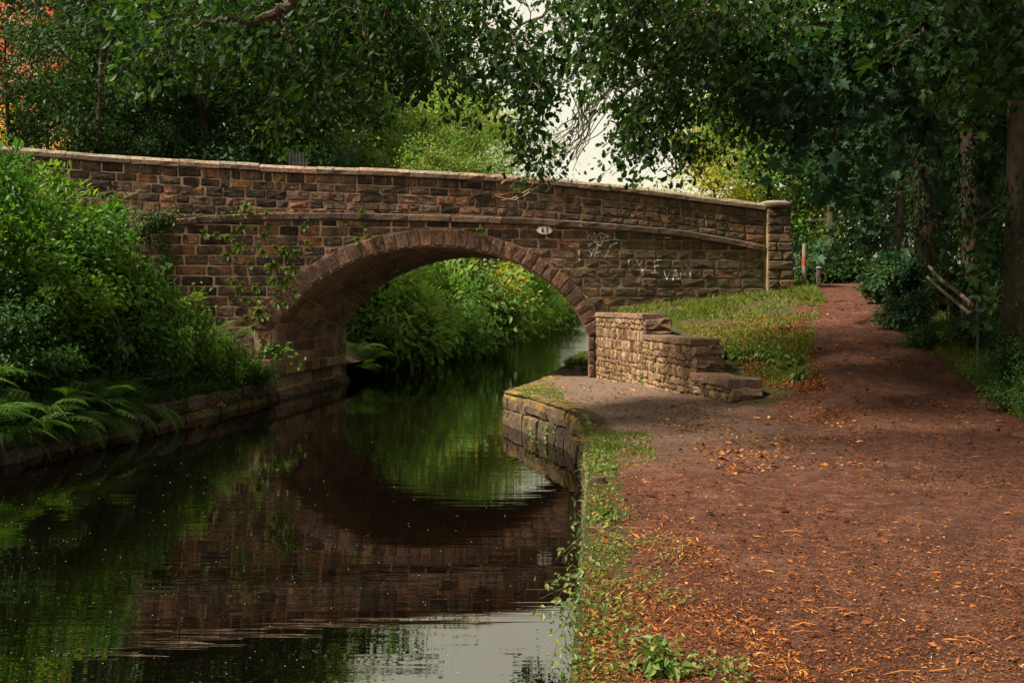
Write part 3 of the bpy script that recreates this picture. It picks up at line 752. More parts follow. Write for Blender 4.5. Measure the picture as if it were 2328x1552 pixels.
for ti, (u0, u1, zt) in enumerate(tiers):
    top = zt - (.10 if ti < 2 else .12); z = top
    while z > .25:
        tall = rng.random() < .55 and ti < 2 and z > 1.0
        hgt = rng.uniform(.16, .26) if tall else rng.uniform(.09, .15)
        u = u0
        while u < u1 - .02:
            wd = rng.uniform(.09, .2) if tall else rng.uniform(.16, .42)
            u2 = min(u + wd, u1); u2 = u1 if u1 - u2 < .07 else u2
            zg = .6 - .19 * max(0, (24 - 0 - u)) / 24 * 0
            if z > .40:
                poly = np.array([(u, z - hgt), (u2, z - hgt), (u2, z), (u, z)]) + rng.normal(0, .012, (4, 2)); poly[:, 0] = np.clip(poly[:, 0], u0, u1)
                V, G = stone_mesh(poly, fw, rng, joint=.009, proud=.02 + rng.uniform(0, .02), bulge=rng.uniform(.006, .025), rough=.009); wpart('rubble_stone', V, [g[:, ::-1] for g in G], M_WING); NW += 1
            u = u2
        z -= hgt
    # capping slabs
    if ti < 2:
        u = u0 - (.0 if ti == 0 else -.01)
        while u < u1 - .01:
            u2 = min(u + rng.uniform(.5, .95), u1 + .02); u2 = u1 + .02 if u1 - u2 < .25 else u2
            V = []
            for (h, zz) in [(-TH - .03, .0), (.045, .0), (.055, .02), (.05, .095), (.035, .108), (-TH - .02, .112)]:
                for uu in np.linspace(u + .004, u2 - .004, 4): V.append(fw(uu, zt - .1 + zz + rng.normal(0, .003), h + rng.normal(0, .004)))
            m = 6; V = np.array(V).reshape(m, 4, 3).transpose(1, 0, 2).reshape(-1, 3)
            i = np.arange(3)[:, None] * m; j = np.arange(m)[None]; kk = (j + 1) % m
            wpart('capping_slab', V, [np.stack([i + j, i + kk, i + m + kk, i + m + j], -1).reshape(-1, 4), np.array([list(range(m))[::-1], list(range(3 * m, 4 * m))])], M_WINGCAP)
            u = u2
    else:
        for (a, c) in ((u0, (u0 + u1) / 2), ((u0 + u1) / 2, u1 + .02)):
            V = []
            for (h, zz) in [(-TH - .06, -.02), (.05, -.02), (.06, .02), (.05, .11), (.02, .125), (-TH - .05, .12)]:
                for uu in np.linspace(a + .004, c - .004, 4): V.append(fw(uu, zt - .12 + zz + rng.normal(0, .006), h + rng.normal(0, .008)))
            m = 6; V = np.array(V).reshape(m, 4, 3).transpose(1, 0, 2).reshape(-1, 3)
            i = np.arange(3)[:, None] * m; j = np.arange(m)[None]; kk = (j + 1) % m
            wpart('capping_slab', V, [np.stack([i + j, i + kk, i + m + kk, i + m + j], -1).reshape(-1, 4), np.array([list(range(m))[::-1], list(range(3 * m, 4 * m))])], M_WINGCAP)
    # end face towards the camera: rock-faced blocks, a little wider than the capping
    zlow = tiers[ti + 1][2] if ti < 2 else .35
    z = zt - .1 if ti < 2 else zt - .14
    fe = lambda q, z_, h_: fw(u1 + np.asarray(h_, float), z_, -np.asarray(q, float))
    bi = 0
    while z > zlow + .02:
        hgt = min(rng.uniform(.15, .24), z - zlow + .02)
        ext = [.12, .14, .10][bi % 3] if ti < 2 else .07
        V, G = stone_mesh(np.array([(-.02, z - hgt), (TH + ext, z - hgt), (TH + ext, z), (-.02, z)]) + rng.normal(0, .01, (4, 2)), fe, rng, joint=.006, proud=.03, bulge=.05, rough=.022, npt=12, back=-.25); wpart('end_block', V, G, M_WINGCAP)
        z -= hgt; bi += 1

# ------------------------------------------------------------------ canal edge masonry
def edge_wall(name, label, fx, side, y0, y1, mat_top, mat_low, zt, lens, seed, ztf=None, lowz=-.5):
    rng = np.random.default_rng(seed)
    loc = (float(fx((y0 + y1) / 2)), (y0 + y1) / 2, 0)
    t = thing(name, label, 'wall', loc)
    ys = np.linspace(y0, y1, 500); pts = np.stack([fx(ys), ys], 1)
    d = np.concatenate([[0], np.cumsum(np.linalg.norm(np.diff(pts, axis=0), axis=1))])
    def at(u, h, z):
        p = np.array([np.interp(u, d, pts[:, 0]), np.interp(u, d, pts[:, 1])]); q = np.array([np.interp(u + .05, d, pts[:, 0]), np.interp(u + .05, d, pts[:, 1])]) - np.array([np.interp(u - .05, d, pts[:, 0]), np.interp(u - .05, d, pts[:, 1])])
        q /= np.linalg.norm(q); nn = np.array([-q[1], q[0]]) * side
        return np.array([p[0] + nn[0] * h, p[1] + nn[1] * h, z])
    for course in (0, 1):
        u = rng.random() * -.3
        while u < d[-1]:
            L = rng.uniform(*lens) * (1 if course == 0 else .75); u2 = min(u + L, d[-1])
            um = (u + u2) / 2; ym = np.interp(um, d, pts[:, 1]); top = (ztf(ym) if ztf else zt) + rng.normal(0, .012)
            if course == 0: inn_ = -.38 if (ym > 13.6 and side > 0) else -.13; prof = [(inn_, top - .25), (inn_, top - .02), (-.10, top + .012), (-.01, top - .02), (.035, top - .08), (.045, top - .18), (.02, top - .29), (-.1, top - .30)]
            else:
                oh = rng.normal(0, .03); tt = top - .30; prof = [(-.3, lowz), (-.3, tt), (-.02 + oh, tt - .01), (.03 + oh, tt - .05), (.05 + oh, (tt - .1) * .5), (.05 + oh, -.15), (.03 + oh, lowz)]
            m = len(prof); nseg = 5; V = []
            for uu in np.linspace(u + .008, u2 - .008, nseg + 1):
                edge = .012 if (uu < u + .02 or uu > u2 - .02) else 0
                for (h, z) in prof: V.append(at(max(uu, 0.01), h - edge * (h > -.2) + rng.normal(0, .010), z + rng.normal(0, .008)))
            i = np.arange(nseg)[:, None] * m; j = np.arange(m)[None]; kk = (j + 1) % m
            me = mesh_from('bank_stone', np.array(V), [np.stack([i + j, i + kk, i + m + kk, i + m + j], -1).reshape(-1, 4), np.array([list(range(m))[::-1], list(range(nseg * m, nseg * m + m))])])
            link('edging_stone' if course == 0 else 'footing_stone', me, mat_top if course == 0 else mat_low, t, loc)
            u = u2
    return t
edge_wall('towpath_edge_wall', 'mossy stone edging wall between the towpath and the water', xr, 1, 3.2, 27.5, M_BANK, M_BANKL, .62, (.7, 1.15), 31, lambda y: float(np.interp(y, [0, 12.5, 14, 17, 23.5, 30], [.575, .575, .61, .61, .44, .44])))
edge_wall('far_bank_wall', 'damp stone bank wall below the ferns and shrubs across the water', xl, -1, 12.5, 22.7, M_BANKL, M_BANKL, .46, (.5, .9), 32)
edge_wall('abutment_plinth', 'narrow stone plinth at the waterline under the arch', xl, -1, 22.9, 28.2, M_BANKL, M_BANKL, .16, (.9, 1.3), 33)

# ------------------------------------------------------------------ posts and railing
M_WOOD = bark('weathered_timber', (.03, .022, .018), (.09, .06, .045))
rng = np.random.default_rng(5)
def rough_post(x, y, z0, z1, w_, d_, rng, n=7):
    V = []
    for i in range(n):
        z = z0 + (z1 - z0) * i / (n - 1)
        for (a, c) in ((-1, -1), (0, -1.08), (1, -1), (1.06, 0), (1, 1), (0, 1.05), (-1, 1), (-1.05, 0)):
            f = .9 if i == n - 1 else 1
            V.append((x + a * w_ / 2 * f + rng.normal(0, .006), y + c * d_ / 2 * f + rng.normal(0, .006), z + (rng.normal(0, .012) if i == n - 1 else 0)))
    i = np.arange(n - 1)[:, None] * 8; j = np.arange(8)[None]; kk = (j + 1) % 8
    return np.array(V), [np.stack([i + j, i + kk, i + 8 + kk, i + 8 + j], -1).reshape(-1, 4), np.array([list(range((n - 1) * 8, n * 8))])]
pe = (float(xr(8.9)) + .06, 8.9)
V, G = rough_post(pe[0], pe[1], -.4, .66, .12, .12, rng)
tag(link('timber_post', mesh_from('timber_post', V, G), M_WOOD), 'dark weathered timber post standing against the towpath edge', 'post')
V, G = rough_post(pe[0] + .04, pe[1] - .75, -.4, .50, .09, .55, rng)
tag(link('timber_board', mesh_from('timber_board', V, G), M_WOOD), 'upright weathered timber board beside the timber post at the edge', 'board')

def banded():
    b = NB('banded_timber'); p = b.pos(); z = b.xyz(p)[2]; n = b.noise(p, 14, 4)
    wood = b.ramp(n, [(.3, (.20, .15, .12)), (.7, (.42, .36, .31))])
    red = b.ramp(n, [(.3, (.30, .05, .025)), (.7, (.45, .10, .05))])
    f = b.math('MULTIPLY', b.step(z, 3.10, 3.13), b.math('SUBTRACT', 1.0, b.step(z, 3.42, 3.45)))
    return b.done(b.principled(b.mix(wood, red, f), .8, .2, b.bump(n, .4, .01)))
gp = P(1828, 625, 27.5)
zt = P(1828, 555, 27.5)[2]; zb = float(zR(gp[0], gp[1]))
V, G = tube([(gp[0], gp[1], zb - .2), (gp[0], gp[1], zb + .3), (gp[0] + .005, gp[1], zt - .02), (gp[0] + .005, gp[1], zt)], [.055, .055, .053, .045], 12)
bp = thing('bollard', 'round timber post with a red band beyond the bridge end', 'post', (gp[0], gp[1], zb))
link('shaft', mesh_from('shaft', V, G, smooth=False), plain('pale_timber', (.19, .155, .125), .85, .15), bp, (gp[0], gp[1], zb))
z1b, z2b = P(1828, 603, 27.5)[2], P(1828, 585, 27.5)[2]
V, G = tube([(gp[0], gp[1], z1b), (gp[0], gp[1], z2b)], .0565, 12)
link('red_band', mesh_from('red_band', V, G), plain('red_paint', (.26, .045, .025), .7, .25), bp, (gp[0], gp[1], zb))
gp2 = P(1861, 630, 28.2); zb2 = float(zR(gp2[0], gp2[1])); zt2 = P(1861, 606, 28.2)[2]
sp_ = thing('short_post', 'short grey wooden stub post beside the red banded post', 'post', (gp2[0], gp2[1], zb2))
V, G = rough_post(gp2[0], gp2[1], zb2 - .2, zt2 - .04, .10, .10, rng); link('shaft', mesh_from('shaft', V, G), M_WOOD, sp_, tuple(sp_.location))
V, G = rough_post(gp2[0], gp2[1], zt2 - .04, zt2, .12, .12, rng, 2); link('cap', mesh_from('cap', V, G), plain('pale_cap', (.22, .20, .18), .7, .2), sp_, tuple(sp_.location))
M_RAIL = plain('rusted_rail', (.14, .10, .075), .75, .3, .1, .4, 20); M_RPOST = plain('grey_rail_post', (.045, .043, .046), .6, .4, .2, .3, 20)
r0 = P(2222, 798, 15.6); r0[2] = zR(r0[0], r0[1])
rl = thing('tube_railing', 'bent tubular handrail on posts beside the path under the trees', 'railing', tuple(r0))
def rp(px, py, Y): return P(px, py, Y)
tops = [(2203, 682, 15.4), (2172, 660, 16.7), (2141, 638, 18.2), (2112, 606, 20.0)]
T = [rp(*t) for t in tops]
V, G = tube([T[0] + (0, -.02, -.10), T[0] + (0, 0, -.02), T[0] + (-.02, .05, .01)] + T[1:], .032, 10); link('top_rail', mesh_from('top_rail', V, G, smooth=True), M_RAIL, rl, tuple(r0))
Bm = [rp(2203, 712, 15.4), rp(2168, 682, 16.7), rp(2135, 655, 18.2), rp(2108, 630, 20)]
V, G = tube(Bm, .028, 10); link('lower_rail', mesh_from('lower_rail', V, G, smooth=True), M_RAIL, rl, tuple(r0))
for (px, py, Y) in ((2222, 678, 15.5), (2186, 655, 17.3), (2152, 628, 19.2)):
    q = P(px, py, Y); g = float(zR(q[0], Y)); a = q + (-.13, .0, .0)
    V, G = tube([(q[0], Y, g - .3), (q[0], Y, q[2] - .06), (q[0] - .02, Y, q[2] - .015), (q[0] - .06, Y, q[2]), a], .034, 10); link('post', mesh_from('post', V, G, smooth=True), M_RPOST, rl, tuple(r0))
    V, G = tube([(q[0], Y, q[2] - .22), (q[0] - .15, Y, q[2] - .22)], .026, 8); link('bracket', mesh_from('bracket', V, G, smooth=True), M_RPOST, rl, tuple(r0))
# hoop rail far beyond the pier
hp = P(1818, 612, 29); g = float(zR(hp[0], 29))
V, G = tube([(hp[0] - .18, 29, g - .2), (hp[0] - .18, 29, hp[2] - .02), (hp[0] - .12, 29, hp[2] + .03), (hp[0] + .12, 29, hp[2] + .03), (hp[0] + .18, 29, hp[2] - .02), (hp[0] + .18, 29, g - .2)], .03, 8)
tag(link('hoop_rail', mesh_from('hoop_rail', V, G), M_RPOST), 'small grey hoop barrier just behind the end of the parapet', 'barrier')

# ------------------------------------------------------------------ woody plants
def limb_pts(start, d, length, rng, n=6, sag=0.0, curl=.18):
    p = np.array(start, float); d = np.array(d, float) / np.linalg.norm(d); out = [p.copy()]
    for i in range(n):
        d = d + rng.normal(0, curl, 3) * .5 + np.array([0, 0, sag]); d /= np.linalg.norm(d)
        p = p + d * length / n; out.append(p.copy())
    return np.array(out)

def gen_tree(seed, H, R, tr, nl, nleaf, kind, size, cbase=.3, droop=.5, lean=(0, 0), shape='round', fork=False, up=.5, clump=.4):
    rng = np.random.default_rng(seed); wood = MB(); lv = MB()
    n = 10; z = np.linspace(0, H * .92, n)
    wx = np.cumsum(rng.normal(0, H * .008, n)) + lean[0] * (z / H); wy = np.cumsum(rng.normal(0, H * .008, n)) + lean[1] * (z / H)
    tp = np.stack([wx - wx[0], wy - wy[0], z - .35], 1); rad = tr * (1 - .85 * (z / z[-1]) ** .9); rad[0] *= 1.35
    wood.add(*tube(tp, rad, 9))
    if fork:
        k = 4; fp = limb_pts(tp[k], (.35, .1, 1), H * .5, rng, 7, .02); wood.add(*tube(fp, np.linspace(rad[k] * .75, .03, len(fp)), 7))
    C = []; W = []
    for i in range(nl):
        f = cbase + (1 - cbase) * (i + rng.random() * .8) / nl; f = min(f, .97)
        az = i * 2.39996 + rng.normal(0, .35); tt = (f - cbase) / (1 - cbase)
        prof = {'round': math.sin(math.pi * (.18 + .74 * tt)) ** .7, 'cone': (1 - tt) * .9 + .15, 'column': .75, 'spread': .55 + .45 * math.sin(math.pi * tt)}[shape]
        L = R * prof * rng.uniform(.75, 1.15)
        st = np.array([np.interp(f * H * .95, z, tp[:, k]) for k in range(3)]); st[2] = f * H * .92 - .3
        el = up * (.3 + tt) + rng.normal(0, .15)
        lp = limb_pts(st, (math.cos(az) * math.cos(el), math.sin(az) * math.cos(el), math.sin(el)), L, rng, 6, -.04 * droop)
        r0_ = max(.012, tr * .32 * (1 - .6 * tt)); wood.add(*tube(lp, np.linspace(r0_, .008, len(lp)), 5, False))
        for k in range(5):
            q = lp[2 + int(k * .8) if k < 4 else 6]; ax = az + rng.normal(0, .9)
            bp_ = limb_pts(q, (math.cos(ax), math.sin(ax), rng.normal(.15, .35)), L * rng.uniform(.25, .5), rng, 4, -.06 * droop)
            wood.add(*tube(bp_, np.linspace(.012, .004, len(bp_)), 3, False)); C.append(bp_[1:]); W.append(np.ones(len(bp_) - 1))
        C.append(lp[3:]); W.append(np.ones(4) * .8)
    C = np.concatenate(C); W = np.concatenate(W); W /= W.sum()
    idx = rng.choice(len(C), nleaf, p=W)
    off = rng.normal(0, 1, (nleaf, 3)) * np.array([clump, clump, clump * .7])
    Pn = C[idx] + off
    axis = np.stack([np.interp(Pn[:, 2], tp[:, 2], tp[:, 0]), np.interp(Pn[:, 2], tp[:, 2], tp[:, 1]), Pn[:, 2] - .2], 1)
    T, N = leaf_dirs(nleaf, rng, nrm(Pn - axis), droop, .9)
    # every spray has its own shade, every leaf a little of its own
    cr = rng.random(len(C))
    add_leaves(lv, Pn, T, N, size * rng.uniform(.6, 1.25, nleaf), kind, rng, np.clip(cr[idx] * .6 + rng.random(nleaf) * .4, 0, 1))
    return wood.mesh('trunk'), lv.mesh('crown')

PROTO = {}
def proto(key, *a, **k):
    if key not in PROTO: PROTO[key] = gen_tree(*a, **k)
    return PROTO[key]
def place_tree(name, meshes, lm, bm, label, loc, rz, sc, group):
    t = thing(name, label, 'tree', loc, rz, group, sc)
    tr_, cr_ = meshes
    for nm_, me, mt in (('trunk', tr_, bm), ('crown', cr_, lm)):
        if me.materials and me.materials[0] is not mt:
            o = link(nm_, me, None, t); o.material_slots[0].link = 'OBJECT'; o.material_slots[0].material = mt
        else: link(nm_, me, mt, t)
    return t
tA = lambda: proto('A', 11, 12, 4.2, .24, 20, 15000, 'diamond', .20, .22, .3, shape='round')
tB = lambda: proto('B', 12, 10, 3.6, .17, 18, 13000, 'diamond', .19, .22, .3, shape='spread')
tC = lambda: proto('C', 13, 13, 3.8, .22, 24, 16000, 'diamond', .19, .15, .3, shape='column', fork=True)
tD = lambda: proto('D', 14, 9, 3.6, .14, 22, 20000, 'narrow', .22, .3, 1.2, shape='round', up=.7)
tE = lambda: proto('E', 15, 8.5, 3.2, .15, 18, 10000, 'diamond', .17, .15, .4, shape='spread', clump=.28, up=.6)
GB = 'trees behind the bridge'
def base(px, Y, left):
    X = (px - CX) / F * Y
    return (X, Y, float(zL(X, Y)) if left else float(zR(X, Y)))
for (px, Y, left, pr, lm, bm, rz, sc, label) in [
    (235, 29.5, 1, tC, L_DARK, M_BARK, 1.1, (.72, .72, 1.0), 'dark forked tree whose thick trunk rises behind the bridge parapet near its bushy end'),
    (20, 31, 1, tB, L_OAK, M_BARK, 2.3, .78, 'lighter green tree in front of the orange building'),
    (455, 31, 1, tA, L_DARK, M_BARK, .4, .95, 'dark tree with a slender trunk, second from the forked tree'),
    (360, 36, 1, tA, L_DARK, M_BARK, 2.9, 1.1, 'dense dark tree filling the gap behind the forked tree'),
    (600, 33, 1, tB, L_DARK, M_BARKL, 4.0, 1.1, 'dark tree with a pale leaning trunk left of the sycamores'),
    (700, 58, 1, tA, L_MID, M_BARK, 5.1, 1.4, 'blue green tree standing back between the dark trees and the sycamore'),
    (830, 62, 1, tB, L_MID, M_BARK, .9, 1.4, 'green sycamore with scattered yellow leaves just behind the coping'),
    (960, 66, 1, tB, L_MID, M_BARK, 3.3, 1.35, 'yellowing sycamore over the crown of the arch'),
    (1085, 74, 1, tD, L_LIGHT, M_BARK, .2, 1.75, 'pale green willow with hanging leaves, beyond the sycamores'),
    (1160, 84, 1, tD, L_LIGHT, M_BARK, 2.2, 1.15, 'small pale willow rising just over the coping'),
    (1215, 95, 1, tB, L_ORANGE, M_BARK, 1.7, .95, 'low orange brown tree beside the open sky'),
    (330, 44, 1, tA, L_DARK, M_BARK, 1.2, 1.15, 'dark tree standing back beside the orange building'),
    (285, 48, 1, tB, L_OAK, M_BARK, 2.2, 1.5, 'broad green tree far behind the forked tree'),
    (480, 46, 1, tB, L_DARK, M_BARK, 3.2, 1.45, 'broad dark tree far behind the slender trunk'),
    (640, 66, 1, tA, L_SYC, M_BARK, 4.2, 1.7, 'broad green tree far behind the leaning trunk'),
    (770, 70, 1, tB, L_MID, M_BARK, 5.2, 1.4, 'broad light green tree far behind the first sycamore'),
    (900, 80, 1, tA, L_BUSH, M_BARK, .2, 1.3, 'tall light green tree far behind the yellowing sycamore'),
    (110, 41, 1, tE, L_DARK, M_BARK, 1.2, (.7, .7, 1.5), 'thin leaved dark tree right in front of the orange building'),
    (1010, 92, 1, tA, L_MID, M_BARK, 4.1, 1.75, 'tall distant tree filling the view behind the yellowing sycamore'),
    (860, 90, 1, tA, L_BUSH, M_BARK, .7, 2.1, 'tallest distant tree behind the first sycamore'),
    (1690, 62, 0, tA, L_YEL, M_BARK, 2.9, 1.35, 'tall yellow green tree far behind the bare branched one'),
    (1980, 62, 0, tB, L_OAK, M_BARK, 2.4, 1.6, 'broad tree far beyond the crest of the path'),
    (2100, 52, 0, tB, L_DARK, M_BARK, 3.4, 1.5, 'broad dark tree far beyond the ivy trunk'),
    (2250, 58, 0, tB, L_DARK, M_BARK, 1.4, 1.7, 'broad dark tree far beyond the outermost trunk'),
    (1640, 40, 0, tE, L_YEL, M_BARKL, 1.0, 1.0, 'yellow green tree with bare pale branches behind the falling parapet'),
    (1530, 58, 0, tB, L_YEL, M_BARK, 2.0, .8, 'far yellow green tree low behind the parapet beside the sky gap'),
    (1760, 37, 0, tB, L_MID, M_BARK, 4.4, .95, 'bushy green tree behind the end pier'),
    (1905, 34, 0, tA, L_BUSH, M_BARK, 3.0, .95, 'dense green tree behind the red banded post'),
    (1840, 48, 0, tC, L_MID, M_BARK, 1.9, 1.1, 'tall light green tree far behind the end pier'),
    (2030, 31, 0, tB, L_DARK, M_BARK, .3, 1.1, 'dark tree at the top of the sloping path'),
    (2140, 41, 0, tA, L_DARK, M_BARK, 5.5, 1.15, 'dark tree far behind the ivy covered trunks'),
    (2290, 35, 0, tC, L_DARK, M_BARK, 2.6, 1.05, 'dark forked tree deep in the wood beyond the handrail'),
]:
    place_tree('tree', pr(), lm, bm, label, base(px, Y, left), rz, sc, GB)
# far trees that close the canal
for (px, Y, left, pr, lm, rz, sc, label) in [
    (1010, 75, 1, tA, L_MID, 1.0, 1.2, 'tall tree on the far bank seen through the arch'),
    (1130, 100, 1, tA, L_BUSH, 2.0, 1.0, 'pale tree far along the canal, seen through the arch'),
    (1240, 150, 1, tA, L_MID, 3.0, 1.0, 'farthest tree on the ferny bank, seen through the arch'),
    (1345, 260, 0, tA, L_BUSH, .6, .45, 'hazy tree closing the end of the canal')]:
    place_tree('far_tree', pr(), lm, M_BARK, label, base(px, Y, left), rz, sc, 'trees far along the canal')

# --- shrubs: stems out of the ground, leaves along their outer part
def gen_shrub(seed, R, H, nst, nleaf, kind, size, droop=.5, clump=.14):
    rng = np.random.default_rng(seed); wood = MB(); lv = MB(); C = []; D = []
    for i in range(nst):
        az = rng.random() * 6.283; rr = R * math.sqrt(rng.random()) ; hh = H * rng.uniform(.40, 1.0) * math.sqrt(max(.05, 1 - (rr / R) ** 2 * .8)) * (1.18 if rng.random() < .25 else .95)
        e = np.array([math.cos(az) * rr, math.sin(az) * rr, hh]); s_ = np.array([math.cos(az), math.sin(az), 0]) * rr * .2; s_[2] = -.15
        t = np.linspace(0, 1, 8)[:, None]; mid = s_ * .5 + e * .5 + np.array([0, 0, hh * .22])
        p = (1 - t) ** 2 * s_ + 2 * t * (1 - t) * mid + t ** 2 * e + rng.normal(0, .03 * R, (8, 3)) * t
        wood.add(*tube(p, np.linspace(.012, .003, 8), 4, False))
        tt = .3 + .7 * rng.random(nleaf // nst) ** .7
        q = np.stack([np.interp(tt, np.linspace(0, 1, 8), p[:, k]) for k in range(3)], 1) + rng.normal(0, clump, (len(tt), 3)) * R * np.array([1, 1, .8])
        C.append(q); D.append(np.full(len(q), rng.random() ** 1.3))
    C = np.concatenate(C); D = np.concatenate(D); n = len(C)
    C[:, 2] = np.maximum(C[:, 2], -.1)
    out = nrm(C - np.array([0, 0, H * .35])); T, N = leaf_dirs(n, rng, out, droop, .75)
    add_leaves(lv, C, T, N, size * rng.uniform(.55, 1.25, n), kind, rng, np.clip(D * .65 + rng.random(n) * .4, 0, 1))
    return wood.mesh('stems'), lv.mesh('foliage')
SP = {}
def shrub_proto(key, *a, **k):
    if key not in SP: SP[key] = gen_shrub(*a, **k)
    return SP[key]
def place_shrub(meshes, lm, label, loc, rz, sc, group, name='shrub', cat='shrub'):
    t = thing(name, label, cat, loc, rz, group, sc)
    for nm_, me, mt in (('stems', meshes[0], M_TWIG), ('foliage', meshes[1], lm)):
        if me.materials and me.materials[0] is not mt:
            o = link(nm_, me, None, t); o.material_slots[0].link = 'OBJECT'; o.material_slots[0].material = mt
        else: link(nm_, me, mt, t)
    return t
sh1 = lambda: shrub_proto('s1', 41, 1.0, 1.9, 30, 8000, 'ovate', .088, .3, .12)       # sallow, upright
sh2 = lambda: shrub_proto('s2', 42, 1.0, 1.3, 28, 5200, 'ovate', .108, .45, .12)       # broad leaves
sh3 = lambda: shrub_proto('s3', 43, 1.0, 1.0, 24, 4200, 'diamond', .085, .3)     # bramble
sh4 = lambda: shrub_proto('s4', 44, 1.0, 1.2, 30, 7000, 'ovate', .10, .15)     # far, fine leaved
def place_px(pr, px, py_top, Y, wid, lm, label, rz, group, zmin=None):
    X = (px - CX) / F * Y; z0 = float(zL(X, Y)) if X < 0 else float(zR(X, Y))
    ztop = ZC - (py_top - HY) / F * Y; H0 = {sh1: 1.9, sh2: 1.3, sh3: 1.0, sh4: 1.2}[pr]
    return place_shrub(pr(), lm, label, (X, Y, z0), rz, (wid, wid, max(.4, (ztop - z0) / H0)), group)
GL = 'shrubs on the bank below the bridge'
for (pr, px, pt, Y, wid, lm, rz, label) in [
    (sh1, 90, 345, 17.8, 1.55, L_BUSH, .3, 'tallest leafy sallow reaching up to the parapet coping'),
    (sh1, 20, 325, 18.6, 1.6, L_BUSH, 5.2, 'tall sallow touching the coping at the edge of the picture'),
    (sh1, 215, 455, 19.6, 1.0, L_BUSH, 3.3, 'sallow leaning on the wall below the coping'),
    (sh1, -10, 400, 16.5, 1.4, L_BUSH, 1.9, 'sallow at the edge of the picture with pale leaf tips'),
    (sh1, 185, 470, 18.8, 1.15, L_BUSH, 2.7, 'pale leaved sallow just below the tallest one, against the wall'),
    (sh1, 110, 560, 16.8, 1.2, L_BUSH, 4.1, 'bushy sallow in the middle of the bank above the ferns'),
    (sh2, 290, 575, 19.2, 1.05, L_BUSH, .8, 'rounded broad leaved shrub under the bramble stems'),
    (sh2, 370, 625, 19.8, .95, L_BUSH, 3.6, 'broad leaved bright shrub nearest the spandrel'),
    (sh2, 240, 660, 17.8, 1.1, L_BUSHD, 5.0, 'darker broad leaved shrub in the hollow of the bank'),
    (sh2, 380, 720, 19.0, .75, L_BUSH, 2.1, 'low broad leaved shrub hanging above the bank wall'),
    (sh3, 470, 735, 20.6, .75, L_BUSH, 1.2, 'fine leaved shrub between the ferns and the wall'),
    (sh3, 530, 780, 20.9, .6, L_BUSH, 3.1, 'low leafy bramble on the bank wall'),
    (sh3, 590, 815, 21.6, .42, L_BUSHD, 4.6, 'bramble sprawling over the corner of the arch'),
    (sh1, 30, 620, 15.4, 1.0, L_BUSHD, 5.6, 'dark shrub in shade at the edge behind the ferns'),
    (sh3, 300, 830, 17.9, .7, L_BUSHD, .6, 'dark low bramble behind the nearest ferns')]:
    place_px(pr, px, pt, Y, wid, lm, label, rz, GL)
GA = 'overhanging bushes seen through the arch'
for (px, pt, Y, wid, lm, rz, label) in [
    (880, 600, 34, 2.2, L_ARCH, .5, 'dark glossy bush hanging over the water just past the arch'),
    (800, 560, 36, 2.6, L_BUSHD, 1.7, 'dark bush at the back of the arch, behind the glossy one'),
    (985, 560, 40, 2.6, L_ARCH, 2.5, 'bright green bush in the middle of the arch view'),
    (930, 650, 37, 1.6, L_MID, 3.9, 'small bush with browning leaves dipping to the water'),
    (1050, 560, 47, 3.0, L_MID, 4.4, 'bush with brown tinged leaves past the bright green one'),
    (1120, 585, 58, 3.2, L_ARCH, .9, 'rounded pale bush half way along the far bank'),
    (1010, 690, 44, 1.8, L_MID, 5.2, 'low bush with drooping brown leaves at the waterline'),
    (1180, 600, 72, 3.6, L_ARCH, 1.4, 'pale bush beyond the half way bush on the far bank'),
    (1235, 620, 90, 4.0, L_ARCH, 2.2, 'light bush far along the bank under the arch'),
    (1280, 655, 120, 4.0, L_ARCH, 3.0, 'last bush on the bank before the canal ends'),
    (1322, 678, 165, 4.0, L_ARCH, .1, 'hazy bush at the very end of the water'),
    (1375, 672, 190, 6.0, L_BUSH, 1.1, 'green bush closing the end of the water')]:
    X = (px - CX) / F * Y; z0 = max(0.2, float(zL(X, Y)) - .6)
    place_shrub(sh4(), lm, label, (X, Y, z0), rz, (wid, wid, (ZC - (pt - HY) / F * Y - z0) / 1.2), GA, 'bush', 'bush')
GW = 'undergrowth along the wooded side of the path'
for (pr, px, pt, Y, wid, lm, rz, label) in [
    (sh2, 2060, 575, 22.5, .95, L_SYC, .4, 'leafy sapling at the far end of the handrail'),
    (sh2, 2065, 650, 19.4, .6, L_SYC, 1.4, 'low leafy sapling spilling over the path edge'),
    (sh3, 2110, 735, 17.6, .55, L_BUSHD, 2.0, 'dark undergrowth in front of the handrail'),
    (sh3, 2265, 700, 16.9, .8, L_BUSHD, 3.0, 'dark undergrowth behind the nearest handrail post'),
    (sh3, 2345, 740, 14.2, .6, L_BUSHD, 4.0, 'dark leafy clump at the foot of the outermost trunk'),
    (sh2, 2230, 620, 20.5, 1.1, L_BUSHD, 5.0, 'tall dark shrub between the ivy covered trunks'),
    (sh2, 1985, 585, 31, 1.0, L_OAK, 0.7, 'green shrub on the crest of the path'),
    (sh2, 1890, 560, 31.5, 1.2, L_OAK, 1.8, 'green shrub behind the short stub post'),
    (sh2, 1835, 520, 33.5, 1.3, L_SYC, 2.8, 'shrub behind the red banded post'),
    (sh2, 2045, 560, 26.5, .9, L_SYC, 3.7, 'shrub overhanging the crest of the path from the wood'),
    (sh3, 2330, 835, 13.0, .5, L_BUSHD, 5.2, 'low dark weeds at the edge of the picture beside the path')]:
    place_px(pr, px, pt, Y, wid, lm, label, rz, GW)
GP = 'shrubs showing over the parapet'
